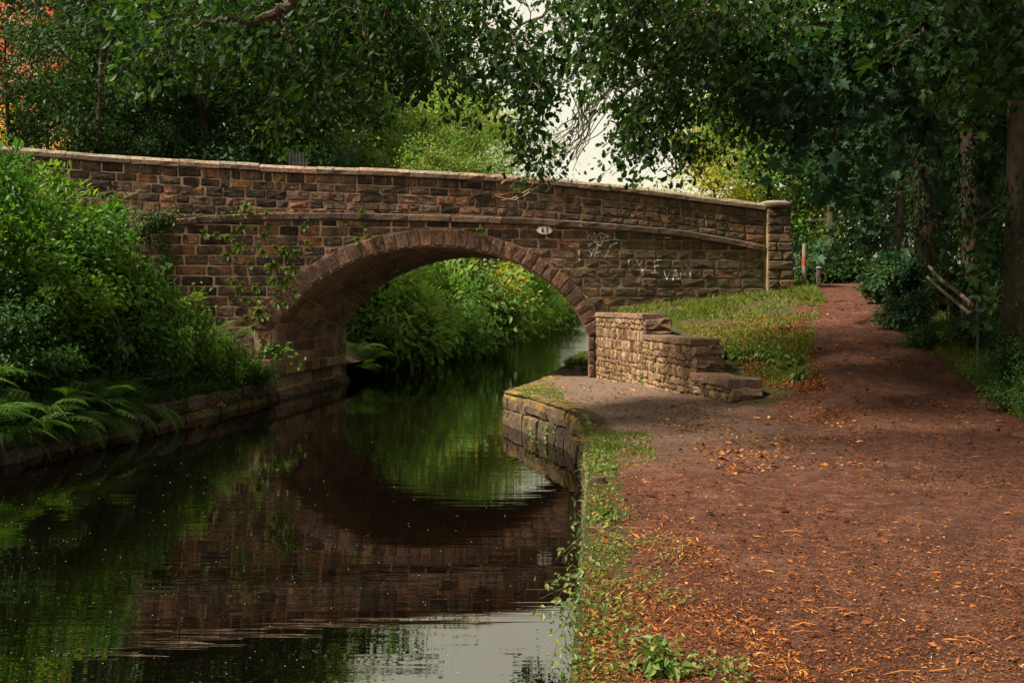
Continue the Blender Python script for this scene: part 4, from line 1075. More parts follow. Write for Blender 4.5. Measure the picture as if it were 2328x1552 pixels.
for (px, pt, Y, wid, lm, label) in [(640, 335, 40.0, 1.2, L_BUSH, 'fresh green shrub showing over the coping below the leaning trunk'), (745, 330, 56, 1.3, L_SYC, 'blue green shrub over the coping under the sycamore'), (540, 330, 30.5, 1.2, L_DARK, 'dark shrub over the coping right of the slender trunk'),
                                   (400, 318, 30, 1.4, L_DARK, 'dark shrub over the coping between the two trunks'), (880, 345, 60, 1.3, L_MID, 'yellowing shrub over the coping above the arch'), (320, 310, 29.5, 1.2, L_DARK, 'dark shrub over the coping beside the forked tree'), (1000, 350, 52, 1.3, L_MID, 'leafy yellow tinged shrub over the coping past the arch crown')]:
    X = (px - CX) / F * Y; z0 = float(zL(X, Y)); k = (ZC - (pt - HY) / F * Y - z0) / 9.4
    place_tree('sapling', tB(), lm, M_BARK, label.replace('shrub', 'sapling'), (X, Y, z0), px * .01, k, 'saplings showing over the parapet')

# --- ferns
def frond_mesh(L=1.0, n=20, seed=1):
    rng = np.random.default_rng(seed); mb = MB()
    t = np.linspace(0, 1, n); x = t * L * .86; z = L * (.62 * t - .70 * t ** 2.2); pts = np.stack([x, 0 * t, z], 1)
    mb.add(*tube(pts[::3], np.linspace(.008, .002, len(pts[::3])) * L, 3, False), rnd=.3)
    for i in range(2, n):
        f = t[i]; w_ = L * .24 * math.sin(math.pi * min(1, .12 + f * .9)) ** .8 + .008
        for sd_ in (-1, 1):
            b = pts[i]; d = np.array([.35, sd_ * 1.0, -.25]) + rng.normal(0, .06, 3); d /= np.linalg.norm(d)
            wd = L * .019
            for part_ in range(3):                     # each pinna as toothed segments
                a0, a1 = part_ / 3, (part_ + 1) / 3
                p0 = b + d * w_ * a0; p1 = b + d * w_ * a1; pm = b + d * w_ * (a0 * .45 + a1 * .55)
                ww = wd * (1 - a0 * .8); e = np.array([1., 0, .1])
                mb.add([p0, pm + e * ww, p1, pm - e * ww], [[(0, 1, 2, 3)]], rnd=float(np.clip(.45 + rng.normal(0, .2), 0, 1)))
    return mb.mesh('frond')
FR = [frond_mesh(1.0, 27, 1), frond_mesh(1.0, 25, 2)]
for f in FR: f.materials.append(L_FERN)
def fern(loc, size, label, group, rng, nf=10, tilt=(-.5, .9), lean=0):
    t = thing('fern', label, 'fern', loc, rng.random() * 6.28, group, size)
    for i in range(nf):
        o = link('frond', FR[i % 2], None, t); o.rotation_euler = (rng.normal(0, .15), -rng.uniform(*tilt) * .6, i * 6.283 / nf + rng.normal(0, .25)); s_ = rng.uniform(.7, 1.1); o.scale = (s_, s_, s_)
rng = np.random.default_rng(9)
fl = [(13.4, .1, .05, .95, 'fern with long arching fronds at the edge of the picture'), (14.0, .25, .1, 1.0, 'fern second in from the picture edge'), (14.7, .1, .05, .95, 'arching fern above the darkest water'), (15.3, .25, .1, 1.0, 'large arching fern in the middle of the fern bank'),
      (15.9, .1, .05, .9, 'fern with fronds dipping to the bank stones'), (16.5, .2, .1, .9, 'fern beside the bare bank stones'), (13.8, .9, .45, 1.05, 'fern of the upper row nearest the picture edge'), (14.6, .9, .5, 1.0, 'fern in the upper row under the dark shrub'), (15.4, .9, .5, 1.0, 'fern of the upper row behind the large arching one'),
      (16.2, .8, .5, .95, 'fern at the end of the upper row'), (17.1, .35, .15, .75, 'outermost fern before the bare bank stones'), (15.0, -.02, -.15, .75, 'low fern hanging over the water'), (14.2, -.02, -.15, .8, 'low fern hanging over the water near the picture edge'), (16.1, 0, -.12, .6, 'small low fern over the bank edge')]
fl2 = [(17.2, 'small fern drooping over the bare stones'), (13.0, 'drooping fern at the bank foot by the picture edge'), (13.6, 'drooping fern second from the picture edge at the bank foot'), (14.1, 'drooping fern third from the picture edge at the bank foot'), (14.7, 'drooping fern in the middle of the bank foot'), (15.2, 'drooping fern right of the middle of the bank foot'), (15.8, 'drooping fern near the end of the bank foot row'), (16.5, 'last drooping fern before the bare stones')]
for (Y, label) in fl2:
    fern((float(xl(Y)) + .04, Y, .42), rng.uniform(.75, .95), label, 'ferns on the bank below the bridge', rng, 12, (-1.1, .2))
for (Y, dx, dz, sz, label) in fl:
    fern((float(xl(Y)) - dx, Y, .52 + dz), sz, label, 'ferns on the bank below the bridge', rng, 13, (-.2, .9))
for (px, py, Y, sz, label) in [(495, 755, 21.3, .6, 'upright fern against the bridge wall'), (535, 765, 21.6, .55, 'fern beside the upright one at the bridge wall')]:
    fern(tuple(P(px, py, Y)), sz, label, 'ferns on the bank below the bridge', rng)
for (px, py, Y, sz, label) in [(815, 800, 29.6, 1.0, 'fern at the back of the arch, beside the abutment'), (850, 815, 30.5, .95, 'bright fern just past the abutment'), (885, 810, 32, 1.0, 'fern below the dark glossy bush'), (830, 838, 29.2, .8, 'fern touching the water past the abutment'), (905, 830, 33.2, .8, 'outermost fern on the far bank under the arch'), (865, 770, 31.5, 1.0, 'fern higher up behind the abutment')]:
    p = P(px, py, Y); fern(tuple(p), sz, label, 'ferns past the arch', rng)

# --- fern tufts in the wall joints
def tuft_mesh(seed):
    rng = np.random.default_rng(seed); mb = MB()
    for i in range(18):
        az = rng.random() * 6.283; d = np.array([math.cos(az) * .8, -.40 - .5 * rng.random(), math.sin(az) * .8 - .1]); d /= np.linalg.norm(d); L = rng.uniform(.6, 1)
        sdv = np.cross(d, [0, 1, .2]); sdv /= np.linalg.norm(sdv) + 1e-6
        for k in range(4):
            a0, a1 = k / 4, (k + 1) / 4; p0 = d * L * a0 + np.array([0, 0, -.25 * a0 ** 2]); p1 = d * L * a1 + np.array([0, 0, -.25 * a1 ** 2]); pm = (p0 + p1) / 2; w_ = .19 * (1 - a0 * .7)
            mb.add([p0, pm + sdv * w_, p1, pm - sdv * w_], [[(0, 1, 2, 3)]], rnd=float(rng.random()))
    return mb.mesh('foliage')
TF = [tuft_mesh(k) for k in (1, 2, 3)]
for t in TF: t.materials.append(L_WEED)
tuf = [(463, 531, 18), (493, 533, 18), (517, 541, 20), (530, 530, 15), (550, 518, 20), (600, 535, 16), (545, 559, 22), (560, 561, 14), (517, 580, 20), (598, 573, 16), (628, 564, 14), (647, 565, 16), (672, 575, 20), (655, 585, 18), (580, 522, 12), (612, 520, 12),
       (622, 605, 28), (665, 610, 22), (525, 635, 14), (623, 637, 22), (646, 643, 24), (545, 655, 18), (580, 655, 18), (556, 682, 20), (585, 680, 14), (590, 708, 28), (560, 722, 20), (577, 745, 18), (670, 665, 16), (525, 675, 14), (625, 668, 14),
       (645, 575, 18), (655, 632, 16), (812, 545, 14), (838, 538, 14), (785, 505, 12), (832, 514, 12), (698, 508, 14), (690, 516, 14), (1087, 525, 20), (823, 480, 14), (610, 512, 14), (700, 551, 12), (705, 500, 10), (650, 690, 14), (590, 560, 12), (478, 610, 12), (570, 600, 14), (650, 612, 12), (630, 690, 14)]
rng = np.random.default_rng(3)
for (px, py, sz) in tuf:
    s_, z_ = Wpx(px, py); hitp = tree_bvh.ray_cast(Vector(wall(s_, z_, .4)), -wn, .5)
    q = np.array(hitp[0]) if hitp[0] else wall(s_, z_, .02)
    o = link('wall_fern', TF[rng.integers(3)], None); o.location = tuple(q); o.rotation_euler = (0, rng.normal(0, .5), A); k = sz / 100. * rng.uniform(.85, 1.15); o.scale = (k, k, k)
    if np.min(np.linalg.norm(EX - np.array([s_, z_]), axis=1)) < .3 and z_ > 1.5: tag(o, 'small green fern tuft rooted along the rim of the arch ring', 'fern', 'fern tufts along the arch ring')
    elif z_ > float(str_bot(s_)) - .3: tag(o, 'small green fern tuft rooted just beneath the string course', 'fern', 'fern tufts beneath the string course')
    else: tag(o, 'small green fern tuft rooted in the spandrel between shrubs and arch', 'fern', 'fern tufts in the spandrel')

# --- bramble stems up the wall
def vine(name, label, stems, nleaf, lm, size, seed, twigmat=M_TWIG, kind='ovate', hang=.12, cat='vine', rad=.006):
    rng = np.random.default_rng(seed); wood = MB(); lv = MB(); C = []
    for st_ in stems:
        p = np.array(st_); wood.add(*tube(p, np.linspace(rad, rad * .5, len(p)), 4, False)); d = np.linspace(0, 1, len(p)); tt = rng.random(nleaf // len(stems)) ** .8
        C.append(np.stack([np.interp(tt, d, p[:, k]) for k in range(3)], 1) + rng.normal(0, hang, (len(tt), 3)) * np.array([1, .5, 1]))
    C = np.concatenate(C); n = len(C)
    t = thing(name, label, cat, tuple(np.array(stems[0][0])))
    loc = tuple(t.location)
    link('stems', wood.mesh('stems'), twigmat, t, loc)
    if n:
        T, N = leaf_dirs(n, rng, np.tile(np.array([0, -.8, .2]), (n, 1)), .3, .8); N = nrm(N + np.array([0, -.8, 0])); add_leaves(lv, C, T, N, size * rng.uniform(.6, 1.2, n), kind, rng); link('leaves', lv.mesh('leaves'), lm, t, loc)
    return t
def wp(px, py, h=.06): s_, z_ = Wpx(px, py); return wall(s_, z_, h)
vine('bramble', 'bramble with thin red stems climbing the spandrel beside the shrubs', [
    [wp(310, 700, .3), wp(325, 600, .15), wp(335, 530, .1), wp(350, 495, .1), wp(375, 492, .12), wp(398, 515, .15)], [wp(345, 660, .2), wp(355, 580, .1), wp(362, 510, .1), wp(400, 490, .1)],
    [wp(370, 690, .2), wp(372, 640, .1), wp(378, 580, .1), wp(380, 530, .1), wp(372, 500, .1)], [wp(382, 690, .2), wp(385, 620, .12), wp(380, 560, .1)], [wp(300, 640, .2), wp(285, 560, .15), wp(320, 515, .1), wp(345, 490, .1)]],
    900, L_BUSHD, .085, 4, plain('red_stem', (.20, .07, .045), .6, .3), 'ovate', .10)
vine('ivy_runner', 'thin green runner trailing along the ledge of the string course', [[wp(400, 492, .1), wp(470, 494, .1), wp(540, 486, .1), wp(590, 482, .1), wp(620, 484, .08)], [wp(555, 486, .1), wp(556, 470, .08), wp(560, 462, .06)]], 150, L_BUSH, .07, 6, M_TWIG, 'ovate', .04)
vine('dangling_bramble', 'bramble spray reaching past the corner of the arch', [[P(560, 790, 21.3), P(600, 782, 21.2), P(640, 790, 21.2), P(665, 812, 21.2), P(683, 830, 21.2)], [P(590, 800, 21.2), P(620, 795, 21.2), P(635, 810, 21.2)]], 130, L_BUSH, .11, 8, M_TWIG, 'ovate', .06)
vine('red_creeper', 'creeper with red autumn leaves trailing over the far bank stones', [[P(480, 862, 19.6), P(465, 880, 19.4), P(455, 888, 19.3)], [P(440, 900, 19), P(470, 912, 19.1), P(500, 918, 19.3), P(510, 915, 19.3)], [P(410, 890, 18.7), P(432, 925, 18.6), P(455, 955, 18.5)], [P(405, 900, 18.7), P(440, 940, 18.6), P(482, 945, 18.9)]], 70, L_RED, .055, 9, M_TWIG, 'ovate', .02)

# ------------------------------------------------------------------ trees of the path side, with trunks in view
def ivy_on(points, radii, n, rng, size=.09, lo=0, hi=1):
    lv = MB(); t = lo + (hi - lo) * rng.random(n); d = np.linspace(0, 1, len(points)); p = np.stack([np.interp(t, d, points[:, k]) for k in range(3)], 1); r = np.interp(t, d, radii)
    az = rng.random(n) * 6.283; o = np.stack([np.cos(az), np.sin(az), 0 * az], 1); q = p + o * (r + .03 + rng.random(n) * .09)[:, None]
    T, N = leaf_dirs(n, rng, o, .8, .5); N = nrm(o + rng.normal(0, .4, (n, 3))); add_leaves(lv, q, T, N, size * rng.uniform(.6, 1.2, n), 'ovate', rng); return lv
def spray_leaves(lv, wood, tips, rng, n_per, size, kind, spread, droop):
    """hanging twigs with leaves set along them"""
    for (a, e) in tips:
        k = 6; t = np.linspace(0, 1, k)[:, None]; sag = np.array([0, 0, -.25]) * np.linalg.norm(e - a)
        p = a * (1 - t) + e * t + sag * t * t + rng.normal(0, .03, (k, 3)) * t
        wood.add(*tube(p, np.linspace(.009, .003, k), 3, False))
        tt = .1 + .9 * rng.random(n_per); q = np.stack([np.interp(tt, t[:, 0], p[:, j]) for j in range(3)], 1) + rng.normal(0, spread, (n_per, 3))
        T, N = leaf_dirs(n_per, rng, nrm(np.tile(e - a, (n_per, 1)) + 1e-6), droop, .9); add_leaves(lv, q, T, N, size * np.clip(rng.lognormal(-.12, .36, n_per), .3, 1.7), kind, rng, np.clip(rng.random() * .55 + rng.random(n_per) * .45, 0, 1))

def spray_tree(name, label, trunk, radii, regions, limbs, seed, lm, kind, size, n_per=34, ivy=None, bm=M_BARK, over=None, group=None):
    rng = np.random.default_rng(seed); wood = MB(); lv = MB()
    trunk = np.array(trunk, float); loc = tuple(trunk[0] + np.array([0, 0, .3]))
    t = thing(name, label, 'tree', loc, 0, group)
    fl_ = trunk.copy(); link('trunk', mesh_from('trunk', *tube(fl_, radii, 12), smooth=True), bm, t, loc)
    LP = [trunk[len(trunk) // 2:]]
    for (pts, r0_, r1_) in limbs:
        pts = np.array(pts, float); d = np.linspace(0, 1, len(pts)); tt = np.linspace(0, 1, len(pts) * 4)
        pp = np.stack([np.interp(tt, d, pts[:, k]) for k in range(3)], 1)
        for _ in range(2): pp[1:-1] = (pp[:-2] + 2 * pp[1:-1] + pp[2:]) / 4
        pp[1:-1] += rng.normal(0, .025, pp[1:-1].shape)
        wood.add(*tube(pp, np.linspace(r0_, r1_, len(pp)), 7, False)); LP.append(pp)
    LPc = np.concatenate(LP); sprays = []
    for (px0, px1, py0, py1, Y0, Y1, cnt, dx) in regions:
        for _ in range(cnt):
            u, v = rng.beta(1.3, 1.3), rng.beta(1.2, 1.2); Y = rng.uniform(Y0, Y1)
            c = P(px0 + (px1 - px0) * u, py0 + (py1 - py0) * v, Y)
            a = c + np.array([rng.normal(-dx * .3, .2), rng.normal(0, .25), rng.uniform(.1, .4)]); e = c + np.array([rng.normal(dx * .4, .3), rng.normal(-.1, .3), rng.uniform(-.35, .0)])
            sprays.append((a, e))
    # join sprays to limbs through a chain of forks
    anchors = LPc
    order = np.argsort([np.min(np.sum((anchors - a) ** 2, 1)) for a, e in sprays]); A_ = list(anchors)
    for i in order:
        a, e = sprays[i]; AA = np.array(A_); dd = np.sum((AA - a) ** 2, 1); j = int(np.argmin(dd)); dist = math.sqrt(dd[j])
        k = max(4, int(dist / .3)); tt = np.linspace(0, 1, k)[:, None]; b = AA[j] * (1 - tt) + a * tt + np.array([0, 0, .12 * dist]) * np.sin(math.pi * tt) + rng.normal(0, .03, (k, 3)) * np.sin(math.pi * tt)
        wood.add(*tube(b, np.linspace(.006 + .006 * min(dist, 3), .005, k), 4, False)); A_.extend(b[1:])
    spray_leaves(lv, wood, sprays, rng, n_per, size, kind, .15, .15)
    if over is not None:                                   # unseen rest of the crown above the frame, shaped to shade the path
        (cx0, cx1, cy0, cy1, cz0, cz1, n) = over
        C = np.stack([rng.uniform(cx0, cx1, 160), rng.uniform(cy0, cy1, 160), rng.uniform(cz0, cz1, 160)], 1)
        for c in C[:40]:
            j = int(np.argmin(np.sum((LPc - c) ** 2, 1))); b = np.linspace(LPc[j], c, 5) + rng.normal(0, .08, (5, 3)); wood.add(*tube(b, np.linspace(.05, .01, 5), 4, False))
        idx = rng.integers(0, 160, n); q = C[idx] + rng.normal(0, .55, (n, 3)) * np.array([1, 1, .6]); T, N = leaf_dirs(n, rng, nrm(rng.normal(0, 1, (n, 3))), .5, .9); add_leaves(lv, q, T, N, size * 2.0 * rng.uniform(.7, 1.2, n), 'diamond', rng)
    link('limbs', wood.mesh('limbs'), M_TWIG, t, loc); link('crown', lv.mesh('crown'), lm, t, loc)
    if ivy:
        link('ivy', ivy_on(trunk, radii, ivy[0], rng, ivy[1], *ivy[2]).mesh('ivy'), L_DARK, t, loc)
    return t
def gz(X, Y): return float(zR(X, Y)) - .3
def trunk_px(pts):       # [(px, py, Y)...] from the foot up
    out = [P(*p) for p in pts]; out[0][2] = gz(out[0][0], out[0][1]); return out
# ivy trunk, leaning trunk, outer trunk
spray_tree('sycamore', 'sycamore with a dark ivy covered trunk beside the far end of the handrail', trunk_px([(2128, 640, 22), (2118, 560, 22), (2108, 450, 22), (2098, 330, 22), (2085, 200, 22), (2070, 60, 22), (2050, -150, 22)]), [.36, .31, .29, .27, .25, .23, .2],
    [(1760, 2110, 120, 420, 15, 21, 44, -.7), (1860, 2080, 330, 540, 17, 22, 20, -.7), (1700, 1950, 60, 300, 13, 17, 36, -.7), (2000, 2230, 20, 330, 16, 23, 28, -.2)],
    [([P(2090, 260, 22), P(2010, 200, 20), P(1900, 190, 18), P(1780, 230, 16)], .09, .02), ([P(2100, 380, 22), P(2020, 380, 20), P(1930, 410, 19)], .06, .015), ([P(2080, 120, 22), P(1960, 50, 18), P(1800, 60, 15)], .09, .02)], 51, L_SYC, 'lobed', .17, 36, (2600, .10, (0, .75)), M_BARK,
    group='trees lining the path')
spray_tree('sycamore', 'leaning pale barked sycamore between the ivy trunk and the outermost trunk', trunk_px([(2222, 660, 18.5), (2222, 560, 18.5), (2216, 400, 18.4), (2205, 280, 18.3), (2185, 150, 18.2), (2165, 40, 18), (2140, -160, 18)]), [.33, .27, .24, .17, .15, .13, .11],
    [(2180, 2328, 60, 480, 17, 22, 22, .2), (1900, 2200, -20, 200, 13, 17, 36, -.6), (2120, 2328, 430, 640, 19, 24, 22, 0)],
    [([P(2195, 200, 18.3), P(2120, 120, 17), P(2010, 90, 15)], .07, .02), ([P(2216, 380, 18.4), P(2270, 300, 18.6), P(2320, 250, 19)], .06, .02)], 52, L_DARK, 'lobed', .16, 36, (1800, .09, (.02, .42)), M_BARKL,
    group='trees lining the path')
spray_tree('sycamore', 'outermost trunk at the edge of the picture beside the handrail', trunk_px([(2305, 740, 14.8), (2306, 600, 14.8), (2310, 450, 14.8), (2312, 300, 14.8), (2310, 150, 14.8), (2308, 0, 14.8), (2300, -200, 14.8)]), [.20, .15, .135, .13, .12, .11, .09],
    [(2150, 2328, -30, 180, 11, 14.5, 40, -.2), (2240, 2330, 520, 700, 15, 17, 26, 0), (2230, 2330, 180, 420, 15.5, 18, 26, 0)],
    [([P(2310, 120, 14.8), P(2230, 30, 13.5), P(2120, -20, 12)], .06, .02)], 53, L_DARK, 'lobed', .15, 34, (700, .085, (0, .4)), M_BARK, over=(3, 13, 9, 24, 8.5, 13, 9000),
    group='trees lining the path')
# the oak whose limbs reach over the path and the water; its trunk stands outside the picture
spray_tree('oak', 'oak limbs and dark lobed leaves overhanging the water across the top of the picture', [(8.6, 8.2, .6), (8.6, 8.2, 2.5), (8.3, 8.4, 4.2), (7.6, 8.9, 5.6), (6.4, 9.6, 6.6), (5.0, 10.2, 7.2)], [.42, .36, .33, .28, .22, .16],
    [(300, 700, -60, 100, 10, 13.5, 46, -.5), (330, 450, 70, 140, 11, 12, 5, -.3), (560, 900, -60, 150, 11, 14.5, 76, -.4), (645, 735, 110, 270, 12, 13, 16, -.1), (800, 1060, -60, 170, 12, 15.5, 74, -.2), (180, 360, -40, 60, 11, 13, 8, -.4), (900, 1000, 120, 220, 13, 15, 10, -.2)],
    [([(5.0, 10.2, 7.2), P(1480, -220, 10.4), P(1100, -260, 10.2), P(800, -190, 10), P(690, -20, 10), P(640, 28, 10), P(590, 48, 10), P(500, 45, 10), P(440, 60, 10.1)], .12, .012),
     ([P(1000, -240, 10.2), P(930, -120, 11), P(880, 20, 11.5), P(860, 120, 11.8)], .05, .01), ([P(640, 28, 10), P(625, 60, 10), P(600, 80, 10)], .018, .006), ([P(632, 35, 10), P(640, 75, 10), P(665, 110, 10), P(670, 145, 10)], .018, .006)],
    54, L_OAK, 'oak', .102, 54, None, over=(-2.5, 10, .5, 12, 7.4, 11.5, 13000), group='trees lining the path')  # unseen crown spread out over the water to shade the foreground
spray_tree('oak', 'oak limbs sweeping down over the parapet beside the open sky', [(9.8, 13.5, .9), (9.8, 13.5, 3.0), (9.4, 13.6, 5.0), (8.4, 13.9, 7.0), (7.0, 14.2, 8.6)], [.40, .34, .31, .26, .2],
    [(1405, 1560, 205, 385, 16, 19, 36, -.2), (1420, 1720, 40, 280, 14, 18, 84, -.4), (1500, 1800, -50, 140, 12, 16, 80, -.4), (1165, 1265, 120, 385, 16, 18.5, 30, -.1), (1060, 1240, 100, 235, 14, 17, 24, -.3), (1230, 1420, 60, 210, 14, 17, 13, -.4), (1310, 1500, -60, 130, 12, 15, 46, -.4), (1050, 1200, -40, 130, 12, 15, 17, -.4), (1560, 1760, 200, 330, 16, 19, 20, -.3), (1250, 1340, -40, 60, 13, 15, 8, -.3)],
    [([(7.0, 14.2, 8.6), P(1900, -120, 15), P(1700, 40, 15.5), P(1560, 120, 16), P(1450, 190, 16.5), P(1360, 260, 17)], .13, .015), ([P(1760, -20, 15), P(1600, 0, 15), P(1450, 40, 15.5), P(1330, 110, 16.5), P(1250, 200, 17), P(1215, 330, 17.5)], .08, .01),
     ([P(1620, -60, 14.5), P(1420, -30, 14.5), P(1250, 20, 15), P(1120, 100, 15.5)], .06, .01), ([P(1560, 120, 16), P(1420, 170, 17), P(1330, 250, 17.5), P(1290, 320, 18)], .02, .005), ([P(1500, 160, 16.3), P(1380, 210, 17), P(1310, 270, 17.6), P(1275, 370, 18)], .018, .004)],
    55, L_OAK, 'oak', .115, 42, None, over=(4, 11, 10, 20, 8.6, 13, 6000), group='trees lining the path')
# bare twigs hanging against the sky and down the wall
rng = np.random.default_rng(61); st_ = []
for k in range(26):
    x0, y0 = rng.uniform(1290, 1420), rng.uniform(150, 260); e = (rng.uniform(1255, 1320), rng.uniform(290, 400)); Y = rng.uniform(17, 18.5)
    st_.append([P(x0 + (e[0] - x0) * t + 14 * math.sin(math.pi * t) + rng.normal(0, 4), y0 + (e[1] - y0) * t + 8 * math.sin(5 * t), Y) for t in np.linspace(0, 1, 7)])
vine('bare_twigs', 'tangle of bare dark twigs hanging against the open sky', st_, 0, L_OAK, .1, 62, M_TWIG, rad=.011, cat='twigs')
st_ = [[P(1235, 390, 18), P(1222, 425, 18), P(1185, 448, 18), P(1140, 455, 18)], [P(1242, 385, 18), P(1230, 420, 18), P(1200, 440, 18), P(1170, 455, 18), P(1130, 447, 18)], [P(1250, 395, 18), P(1245, 412, 18), P(1218, 430, 18), P(1196, 435, 18)], [P(1225, 392, 18), P(1205, 430, 18), P(1165, 450, 18)], [P(1258, 390, 18), P(1254, 425, 18), P(1240, 438, 18)]]
vine('pale_twigs', 'pale bare twig ends curling in front of the parapet', st_, 0, L_OAK, .1, 63, plain('pale_twig', (.32, .22, .13), .8, .2), rad=.009, cat='twigs')

# ------------------------------------------------------------------ buildings and fences glimpsed through the leaves
def building(name, label, px0, px1, py0, py1, Y, depth, wallm, bandm, roofm, winm):
    a = P(px0, py1, Y); b = P(px1, py0, Y); x0, x1, z0, z1 = a[0], b[0], a[2], b[2]; loc = ((x0 + x1) / 2, Y, z0)
    t = thing(name, label, 'building', loc)
    def p(nm_, bx, mt, par=None):
        o = link(nm_, mesh_from(nm_, *bx), mt, par or t, loc)
        if par is not None: o.matrix_parent_inverse = Matrix.Identity(4)
        return o
    p('wall', box(x0, x1, Y, Y + depth, z0 - 1, z1), wallm)
    zb_ = z0 + (z1 - z0) * .22
    p('lower_band', box(x0 - .05, x1 + .05, Y - .06, Y + .1, z0 - 1, zb_), bandm)
    p('roof', box(x0 - .3, x1 + .3, Y - .4, Y + depth + .3, z1, z1 + .35), roofm)
    nw = max(2, int((x1 - x0) / 3.2))
    for r_ in range(3):
        for k in range(nw):
            cx_ = x0 + (k + .5) * (x1 - x0) / nw; cz = zb_ + (z1 - zb_) * (r_ + .5) / 3
            o = p('window', box(cx_ - .65, cx_ + .65, Y - .07, Y + .05, cz - .6, cz + .6), plain_white); p('pane', box(cx_ - .55, cx_ + .55, Y - .085, Y - .06, cz - .5, cz + .5), winm, o)
plain_white = plain('window_frame', (.6, .55, .5), .6, .3)
M_PANE = plain('window_pane', (.05, .06, .07), .1, .6)
building('orange_building', 'bright orange red building glimpsed through the leaves at the picture corner', -260, 160, -160, 335, 46, 10, plain('orange_cladding', (.62, .10, .035), .6, .3, 0, .12, .6), plain('amber_cladding', (.80, .36, .05), .6, .3, 0, .12, .6), plain('grey_roof', (.2, .18, .18), .7, .3), plain('orange_pane', (.55, .16, .10), .25, .5))
building('pale_house', 'pale pink rendered house glimpsed between trunks behind the parapet', 560, 760, 260, 380, 62, 8, plain('pink_render', (.62, .47, .43), .8, .2, 0, .1, 1), plain('pink_render_low', (.55, .42, .40), .8, .2, 0, .1, 1), plain('slate_roof', (.12, .11, .12), .7, .3), M_PANE)
building('grey_shed', 'pale grey building glimpsed through the wood beyond the handrail', 2110, 2420, 250, 560, 60, 9, plain('pale_cladding', (.55, .52, .62), .6, .3, 0, .1, 1), plain('grey_cladding', (.35, .35, .42), .6, .3, 0, .1, 1), plain('shed_roof', (.2, .2, .22), .7, .3), M_PANE)
M_GALV = plain('galvanised_steel', (.42, .43, .47), .5, .5, .3, .15, 6)
def fence(name, label, px0, px1, py_top, Y, h, n):
    a = P(px0, py_top, Y); b = P(px1, py_top, Y); t = thing(name, label, 'fence', tuple((a + b) / 2 - np.array([0, 0, h])))
    loc = tuple(t.location)
    V, G = box(-.035, .035, -.01, .01, 0, h - .08); V = np.array(V); V = np.concatenate([V, [(0, 0, h)]]); me = mesh_from('pale', V, [np.array(G[0]), np.array([(4, 5, 8), (5, 7, 8), (7, 6, 8), (6, 4, 8)])]); me.materials.append(M_GALV)
    for k in range(n):
        o = link('pale', me, None, t); o.location = (a[0] + (b[0] - a[0]) * (k + .5) / n - loc[0], Y - loc[1], 0)
    for zz in (.35, h - .4):
        link('rail', mesh_from('rail', *box(a[0], b[0], Y + .012, Y + .05, loc[2] + zz, loc[2] + zz + .05)), M_GALV, t, loc)
fence('palisade_fence', 'grey palisade fence tips just over the coping below the pale house', 655, 700, 345, 33, 1.8, 6)
fence('palisade_fence', 'grey palisade fence glimpsed between the trunks by the handrail', 2140, 2300, 500, 27, 2.0, 14)

# ------------------------------------------------------------------ ground cover and litter
rng = np.random.default_rng(77)
def scatter(n, poly_px):
    """random photo positions inside a polygon"""
    poly = np.array(poly_px, float); lo, hi = poly.min(0), poly.max(0); out = np.zeros((0, 2))
    while len(out) < n:
        q = lo + (hi - lo) * rng.random((n * 2, 2)); ins = np.zeros(len(q), bool); j = len(poly) - 1
        for i in range(len(poly)):
            (xi, yi), (xj, yj) = poly[i], poly[j]
            c = ((yi > q[:, 1]) != (yj > q[:, 1])) & (q[:, 0] < (xj - xi) * (q[:, 1] - yi) / (yj - yi + 1e-9) + xi); ins ^= c; j = i
        out = np.concatenate([out, q[ins]])
    return out[:n]
def on_ground(n, poly): q = scatter(n, poly); g, d = ground_hit(q[:, 0], q[:, 1]); return g
def noise2(X, Y, f): return .5 + .25 * (np.sin(X * f * 1.3 + 1.1 * np.sin(Y * f * .9)) + np.sin(Y * f * 1.7 + 1.3 * np.sin(X * f * 1.1 + 2)))
def add_flat(mb, g, size, asp, rng, tilt=.35, kind='diamond', rnd=None):
    n = len(g); az = rng.random(n) * 6.283; T = np.stack([np.cos(az), np.sin(az), rng.normal(.05, tilt * .6, n)], 1); N = nrm(np.stack([rng.normal(0, tilt, n), rng.normal(0, tilt, n), np.ones(n)], 1))
    g = g.copy(); g[:, 2] += .006 + .3 * np.abs(T[:, 2]) * size * .5
    add_leaves(mb, g, T, N, size, kind, rng, rnd)
PATH = [(1330, 1552), (1345, 1100), (1330, 980), (1200, 890), (1300, 860), (1420, 885), (1660, 925), (1760, 870), (1870, 900), (1860, 760), (1850, 640), (2010, 660), (2000, 730), (2130, 800), (2328, 900), (2328, 1552)]
mb = MB()
g = on_ground(44000, PATH); g = g[noise2(g[:, 0] * 1.2, g[:, 1], .9) * .6 + noise2(g[:, 0] * 3, g[:, 1], 2.2) * .4 + rng.normal(0, .2, len(g)) > .30]; add_flat(mb, g, (.009 + .0014 * g[:, 1]) * rng.lognormal(-.1, .55, len(g)), 1, rng, .3, 'narrow', rng.beta(1.2, 1.9, len(g)))
g = on_ground(28000, PATH); g = g[noise2(g[:, 0] * 1.2, g[:, 1], .9) + rng.normal(0, .25, len(g)) > .24]; add_flat(mb, g, (.006 + .0013 * g[:, 1]) * rng.lognormal(-.1, .5, len(g)), 1, rng, .4, 'diamond', rng.beta(1.1, 2.6, len(g)))
g = on_ground(17000, [(1315, 1552), (1335, 1080), (1520, 1110), (1860, 1552)]); g = g[noise2(g[:, 0] * 1.7, g[:, 1], 2.4) + rng.normal(0, .2, len(g)) > .42]; add_flat(mb, g, .027 * rng.lognormal(-.1, .4, len(g)), 1, rng, .5, 'narrow', rng.beta(1.6, 1.7, len(g)))
